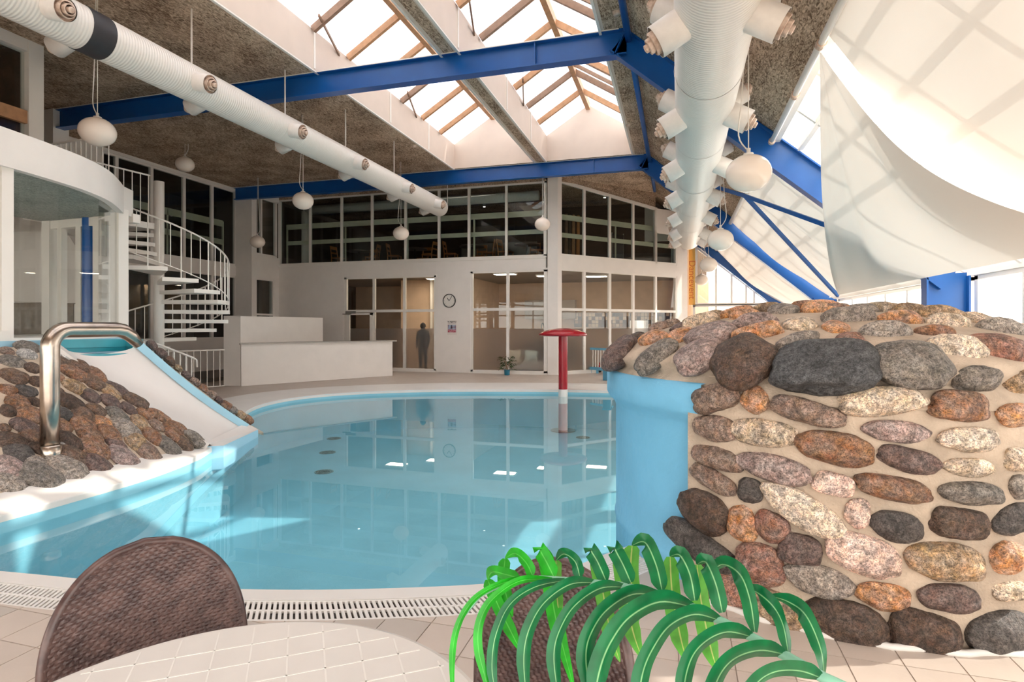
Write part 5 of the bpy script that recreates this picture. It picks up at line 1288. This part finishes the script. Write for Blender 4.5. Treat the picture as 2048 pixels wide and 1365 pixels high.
for sx in (-1, 1):      # fingers curled beside the thigh
    for k in range(4):
        x0 = HX+sx*.20; y0 = HYp-.125+.018*k; L = (.085, .095, .09, .07)[k]
        MB().tube([(x0, y0, .79), (x0, y0-.005, .79-L*.5), (x0-sx*.012, y0+.005, .79-L)], [.009, .0085, .007], 8).build('finger', mat('skin', (206, 160, 132), .6), pe, smooth=True)
    MB().tube([(x0-sx*.01, HYp-.13, .81), (x0-sx*.02, HYp-.155, .77), (x0-sx*.02, HYp-.16, .735)], [.011, .010, .008], 8).build('thumb', MATS['skin'], pe, smooth=True)

# ------------------------------------------------------------------ foreground: table, two rattan chairs, palm frond
def cam_pt(r, d, z): return Vector((CA*r-SA*d, SA*r+CA*d, z))
tc_ = cam_pt(-.583, 1.04, 0)
tb = thing('round_table', 'round white table with an embossed square pattern', 'table', tc_)
prof = [(0, .70), (.52, .70), (.565, .705), (.58, .718), (.578, .728), (.565, .733), (0, .733)]
MB().lathe(prof, tc_, 96).build('table_top', TABLE, tb, smooth=False)
gl_ = mat('table_line', (236, 230, 224), .4)
ga = YAW+.35
for k in range(-6, 7):
    for ax in (0, 1):
        o_ = k*.0875+.02; L = math.sqrt(max(0, .55**2-o_**2))
        if L < .1: continue
        u_ = Vector((math.cos(ga+ax*pi/2), math.sin(ga+ax*pi/2), 0)); w_2 = Vector((-u_.y, u_.x, 0)); c0 = tc_+w_2*o_+Vector((0, 0, .7332))
        MB().bar(c0-u_*L, c0+u_*L, .004, .0012).build('embossed_line', gl_, tb)
MB().tube([tc_+Vector((0, 0, .05)), tc_+Vector((0, 0, .70))], .045, 16).build('pedestal', FRAME, tb, smooth=True)
for k in range(4):
    a = k*pi/2+.4; MB().bar(tc_+Vector((0, 0, .05)), tc_+Vector((.36*math.cos(a), .36*math.sin(a), .02)), .06, .05).build('foot', FRAME, tb)
def rattan_chair():
    t = thing('rattan_chair', '', 'chair', (0, 0, 0), group='brown rattan chairs at the round table')
    NU, NV = 150, 150      # seat faces -y, back at +y
    def prof_w(v): return .258*(max(0, 1-max(0, (v-.30)/.70)**2.4))**.5*(.90+.10*min(1, v/.3))
    def back(side, weave):
        def fn(u, v):
            v2 = v*.995; w = prof_w(v2); x = (u*2-1)*w
            y = .22+.13*v2-.42*x*x-.02*v2; z = .42+.47*v2; wv = 0
            if weave:
                row = z/.0105; wv = .0042*(abs(math.sin(pi*row))**.6)*(.45+.55*math.cos(pi*x/.0125+pi*int(row)))
            return (x, y+side*.011+side*wv, z)
        return fn
    mb = MB().grid(back(-1, True), NU, NV); mb.grid(back(1, True), NU, NV); mb.build('backrest', RATTAN, t, smooth=False, fix=False)
    pts = []
    for k in range(61):
        s_ = k/60*2-1; v = 1-abs(s_)**1.0 if False else None
    ol = [(-prof_w(v), v) for v in [j/40 for j in range(41)]]+[(prof_w(v), v) for v in [1-j/40 for j in range(1, 41)]]
    MB().tube([(x, .22+.13*v-.42*x*x-.02*v, .42+.47*v) for x, v in ol], .014, 8).build('back_rim', RATTAN, t, smooth=True)
    def seat(u, v):
        a = u*2*pi; r = v*.29; i, j = u*96, v*24
        return (r*math.cos(a), r*math.sin(a)-.02, .43+.004*math.sin(pi*i/2)*(1 if int(j) % 2 else -1))
    MB().grid(seat, 96, 24).build('seat', RATTAN, t, fix=False)
    MB().tube([(.29*math.cos(a), .29*math.sin(a)-.02, .425) for a in [2*pi*k/40 for k in range(41)]], .02, 8, False).build('seat_rim', RATTAN, t, smooth=True)
    for sx in (-1, 1):
        for sy in (-1, 1): MB().tube([(sx*.2, sy*.2-.02, .42), (sx*.25, sy*.26-.02, 0)], [.018, .014], 10).build('leg', RATTAN, t, smooth=True)
    return t
ch = rattan_chair()
def place_chair(c, pos, face, lb):
    c.location = (pos.x, pos.y, 0); c.rotation_euler = (0, 0, math.atan2(face.y, face.x)+pi/2); c['label'] = lb
c1p = cam_pt(-1.10, 1.62, 0); f1 = (cam_pt(-.40, .9, 0)-c1p)
bk = .30
def seat_from_back(bp, face): f = face.normalized(); return bp+f*bk
place_chair(ch, seat_from_back(cam_pt(-1.12, 1.76, 0), f1), f1, 'brown rattan chair tucked under the table, its woven back to the pool')
c2 = copy_tree(ch); b2 = cam_pt(.14, 1.60, 0); f2 = cam_pt(-.55, .85, 0)-b2
place_chair(c2, seat_from_back(b2, f2), f2, 'brown rattan chair half hidden behind the palm frond')

pm_ = thing('potted_palm', 'palm frond with long arching green leaflets beside the table', 'plant', cam_pt(.72, .95, 0))
RC = [(1710, 1385, .83), (1650, 1358, .86), (1570, 1312, .90), (1480, 1262, .94), (1400, 1222, .97), (1330, 1190, 1.0), (1240, 1171, 1.03), (1150, 1162, 1.06), (1080, 1157, 1.08), (1010, 1166, 1.10), (960, 1192, 1.11), (925, 1235, 1.12), (906, 1290, 1.12)]
rp = [at(*p) for p in RC]
low = [cam_pt(.72, .95, .42), cam_pt(.70, .90, .75)]
MB().tube(low+rp, [.012, .011, .009]+[.0085-.0005*k for k in range(len(rp)-1)], 10).build('frond_rib', RACH, pm_, smooth=True)
pc = cam_pt(.72, .95, 0)
MB().lathe([(0, 0), (.13, 0), (.17, .34), (.18, .36), (.16, .36), (.15, .33), (0, .33)], pc, 32).build('pot', mat('plant_pot', (190, 184, 176), .5), pm_)
MB().lathe([(0, .332), (.149, .332)], pc, 24).build('soil', mat('soil', (70, 54, 44), .9), pm_)
for k in range(3):
    a = k*2.1+1.0; q = pc+Vector((.03*math.cos(a), .03*math.sin(a), .33)); MB().tube([q, q+Vector((0, 0, .12))], .012, 8).build('stem', RACH, pm_)
def leaflet(pts, w, m, fold=.25, tilt=0):
    w *= 1.22
    P = crom([tuple(at(*p)) for p in pts], 7, False); n = len(P); mb = MB(); uv = []
    vdir = Vector((-SA, CA, 0))
    for i in range(n):
        p = Vector(P[i]); t = (Vector(P[min(i+1, n-1)])-Vector(P[max(i-1, 0)])).normalized()
        s = t.cross(vdir)
        if s.length < .2: s = Vector((CA, SA, 0))
        s.normalize(); s = (s+vdir*tilt).normalized(); nn = s.cross(t).normalized()
        f = i/(n-1); ww = w/FPX*p.dot(vdir)*.5*min(1, .35+f*5)*min(1, (1-f)*3.2+.06)
        for q in (-1, -.5, 0, .5, 1): mb.v.append(p+s*(q*ww)+nn*(abs(q)*ww*fold)); uv.append(((q+1)/2, f))
    for i in range(n-1):
        for k in range(4): a = i*5+k; mb.f.append((a, a+1, a+6, a+5))
    mb.uv = uv
    return mb.build('leaflet', m, pm_, smooth=True, fix=False)
def dep(px):      # depth of the rib at a picture column
    for (a, b_) in zip(RC[:-1], RC[1:]):
        if a[0] >= px >= b_[0]: f = (a[0]-px)/(a[0]-b_[0]); return a[2]+(b_[2]-a[2])*f
    return .86
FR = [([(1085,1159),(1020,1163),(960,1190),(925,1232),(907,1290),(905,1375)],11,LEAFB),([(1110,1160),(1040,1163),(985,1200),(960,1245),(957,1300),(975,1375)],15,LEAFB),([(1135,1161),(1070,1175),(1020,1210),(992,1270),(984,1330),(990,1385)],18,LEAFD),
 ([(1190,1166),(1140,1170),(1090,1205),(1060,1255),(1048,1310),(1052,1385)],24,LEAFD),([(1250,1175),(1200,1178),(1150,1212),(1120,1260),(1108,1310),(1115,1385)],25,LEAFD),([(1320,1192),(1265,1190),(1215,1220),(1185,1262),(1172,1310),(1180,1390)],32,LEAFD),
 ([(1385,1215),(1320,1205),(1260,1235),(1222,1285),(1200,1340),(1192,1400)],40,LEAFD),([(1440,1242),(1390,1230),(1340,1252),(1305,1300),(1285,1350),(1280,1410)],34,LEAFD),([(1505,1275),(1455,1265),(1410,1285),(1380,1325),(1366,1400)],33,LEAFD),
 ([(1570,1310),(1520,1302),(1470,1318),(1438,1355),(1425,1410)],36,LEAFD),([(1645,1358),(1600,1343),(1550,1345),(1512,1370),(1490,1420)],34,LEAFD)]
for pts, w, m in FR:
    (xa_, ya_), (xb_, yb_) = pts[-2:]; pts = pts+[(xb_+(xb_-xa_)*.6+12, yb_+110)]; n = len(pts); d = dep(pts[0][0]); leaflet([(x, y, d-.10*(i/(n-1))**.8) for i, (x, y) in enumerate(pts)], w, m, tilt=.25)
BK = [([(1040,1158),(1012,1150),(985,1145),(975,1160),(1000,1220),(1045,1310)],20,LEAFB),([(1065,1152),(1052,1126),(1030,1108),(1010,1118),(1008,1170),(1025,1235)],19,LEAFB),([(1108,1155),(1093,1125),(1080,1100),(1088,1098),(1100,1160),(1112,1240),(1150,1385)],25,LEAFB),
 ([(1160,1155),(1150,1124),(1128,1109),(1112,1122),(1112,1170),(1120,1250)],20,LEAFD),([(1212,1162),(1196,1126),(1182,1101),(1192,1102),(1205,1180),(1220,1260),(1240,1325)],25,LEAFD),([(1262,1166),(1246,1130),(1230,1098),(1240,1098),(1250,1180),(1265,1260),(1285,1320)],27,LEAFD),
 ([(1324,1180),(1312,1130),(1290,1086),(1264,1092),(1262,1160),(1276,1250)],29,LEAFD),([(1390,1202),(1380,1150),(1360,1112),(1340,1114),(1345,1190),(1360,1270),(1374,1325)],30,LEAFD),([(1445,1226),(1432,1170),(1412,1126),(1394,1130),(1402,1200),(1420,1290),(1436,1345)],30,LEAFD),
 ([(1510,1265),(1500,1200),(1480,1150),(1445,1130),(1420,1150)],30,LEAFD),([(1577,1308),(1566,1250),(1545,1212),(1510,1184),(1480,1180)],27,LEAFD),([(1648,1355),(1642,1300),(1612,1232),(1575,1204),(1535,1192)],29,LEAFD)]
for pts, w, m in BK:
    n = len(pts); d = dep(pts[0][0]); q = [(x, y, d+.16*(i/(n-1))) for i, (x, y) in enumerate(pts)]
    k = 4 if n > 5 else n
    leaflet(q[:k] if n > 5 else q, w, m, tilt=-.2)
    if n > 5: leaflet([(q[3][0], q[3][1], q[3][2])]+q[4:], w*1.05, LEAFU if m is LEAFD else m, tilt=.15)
for k, (px, py) in enumerate(((829, 291), (1256, 249), (1233, 24))):
    p = onz(px, py, ZC); tag(MB().lathe([(0, -.05), (.045, -.05), (.06, -.03), (.065, 0)], (p.x, p.y, ZC), 20).build('smoke_detector', NOZI, smooth=True), 'small round smoke detector on the ceiling ' + ('beside the duct-side skylight', 'between the far skylight end and the roof bend', 'over the near blue beam')[k], 'smoke detector', 'ceiling smoke detectors')
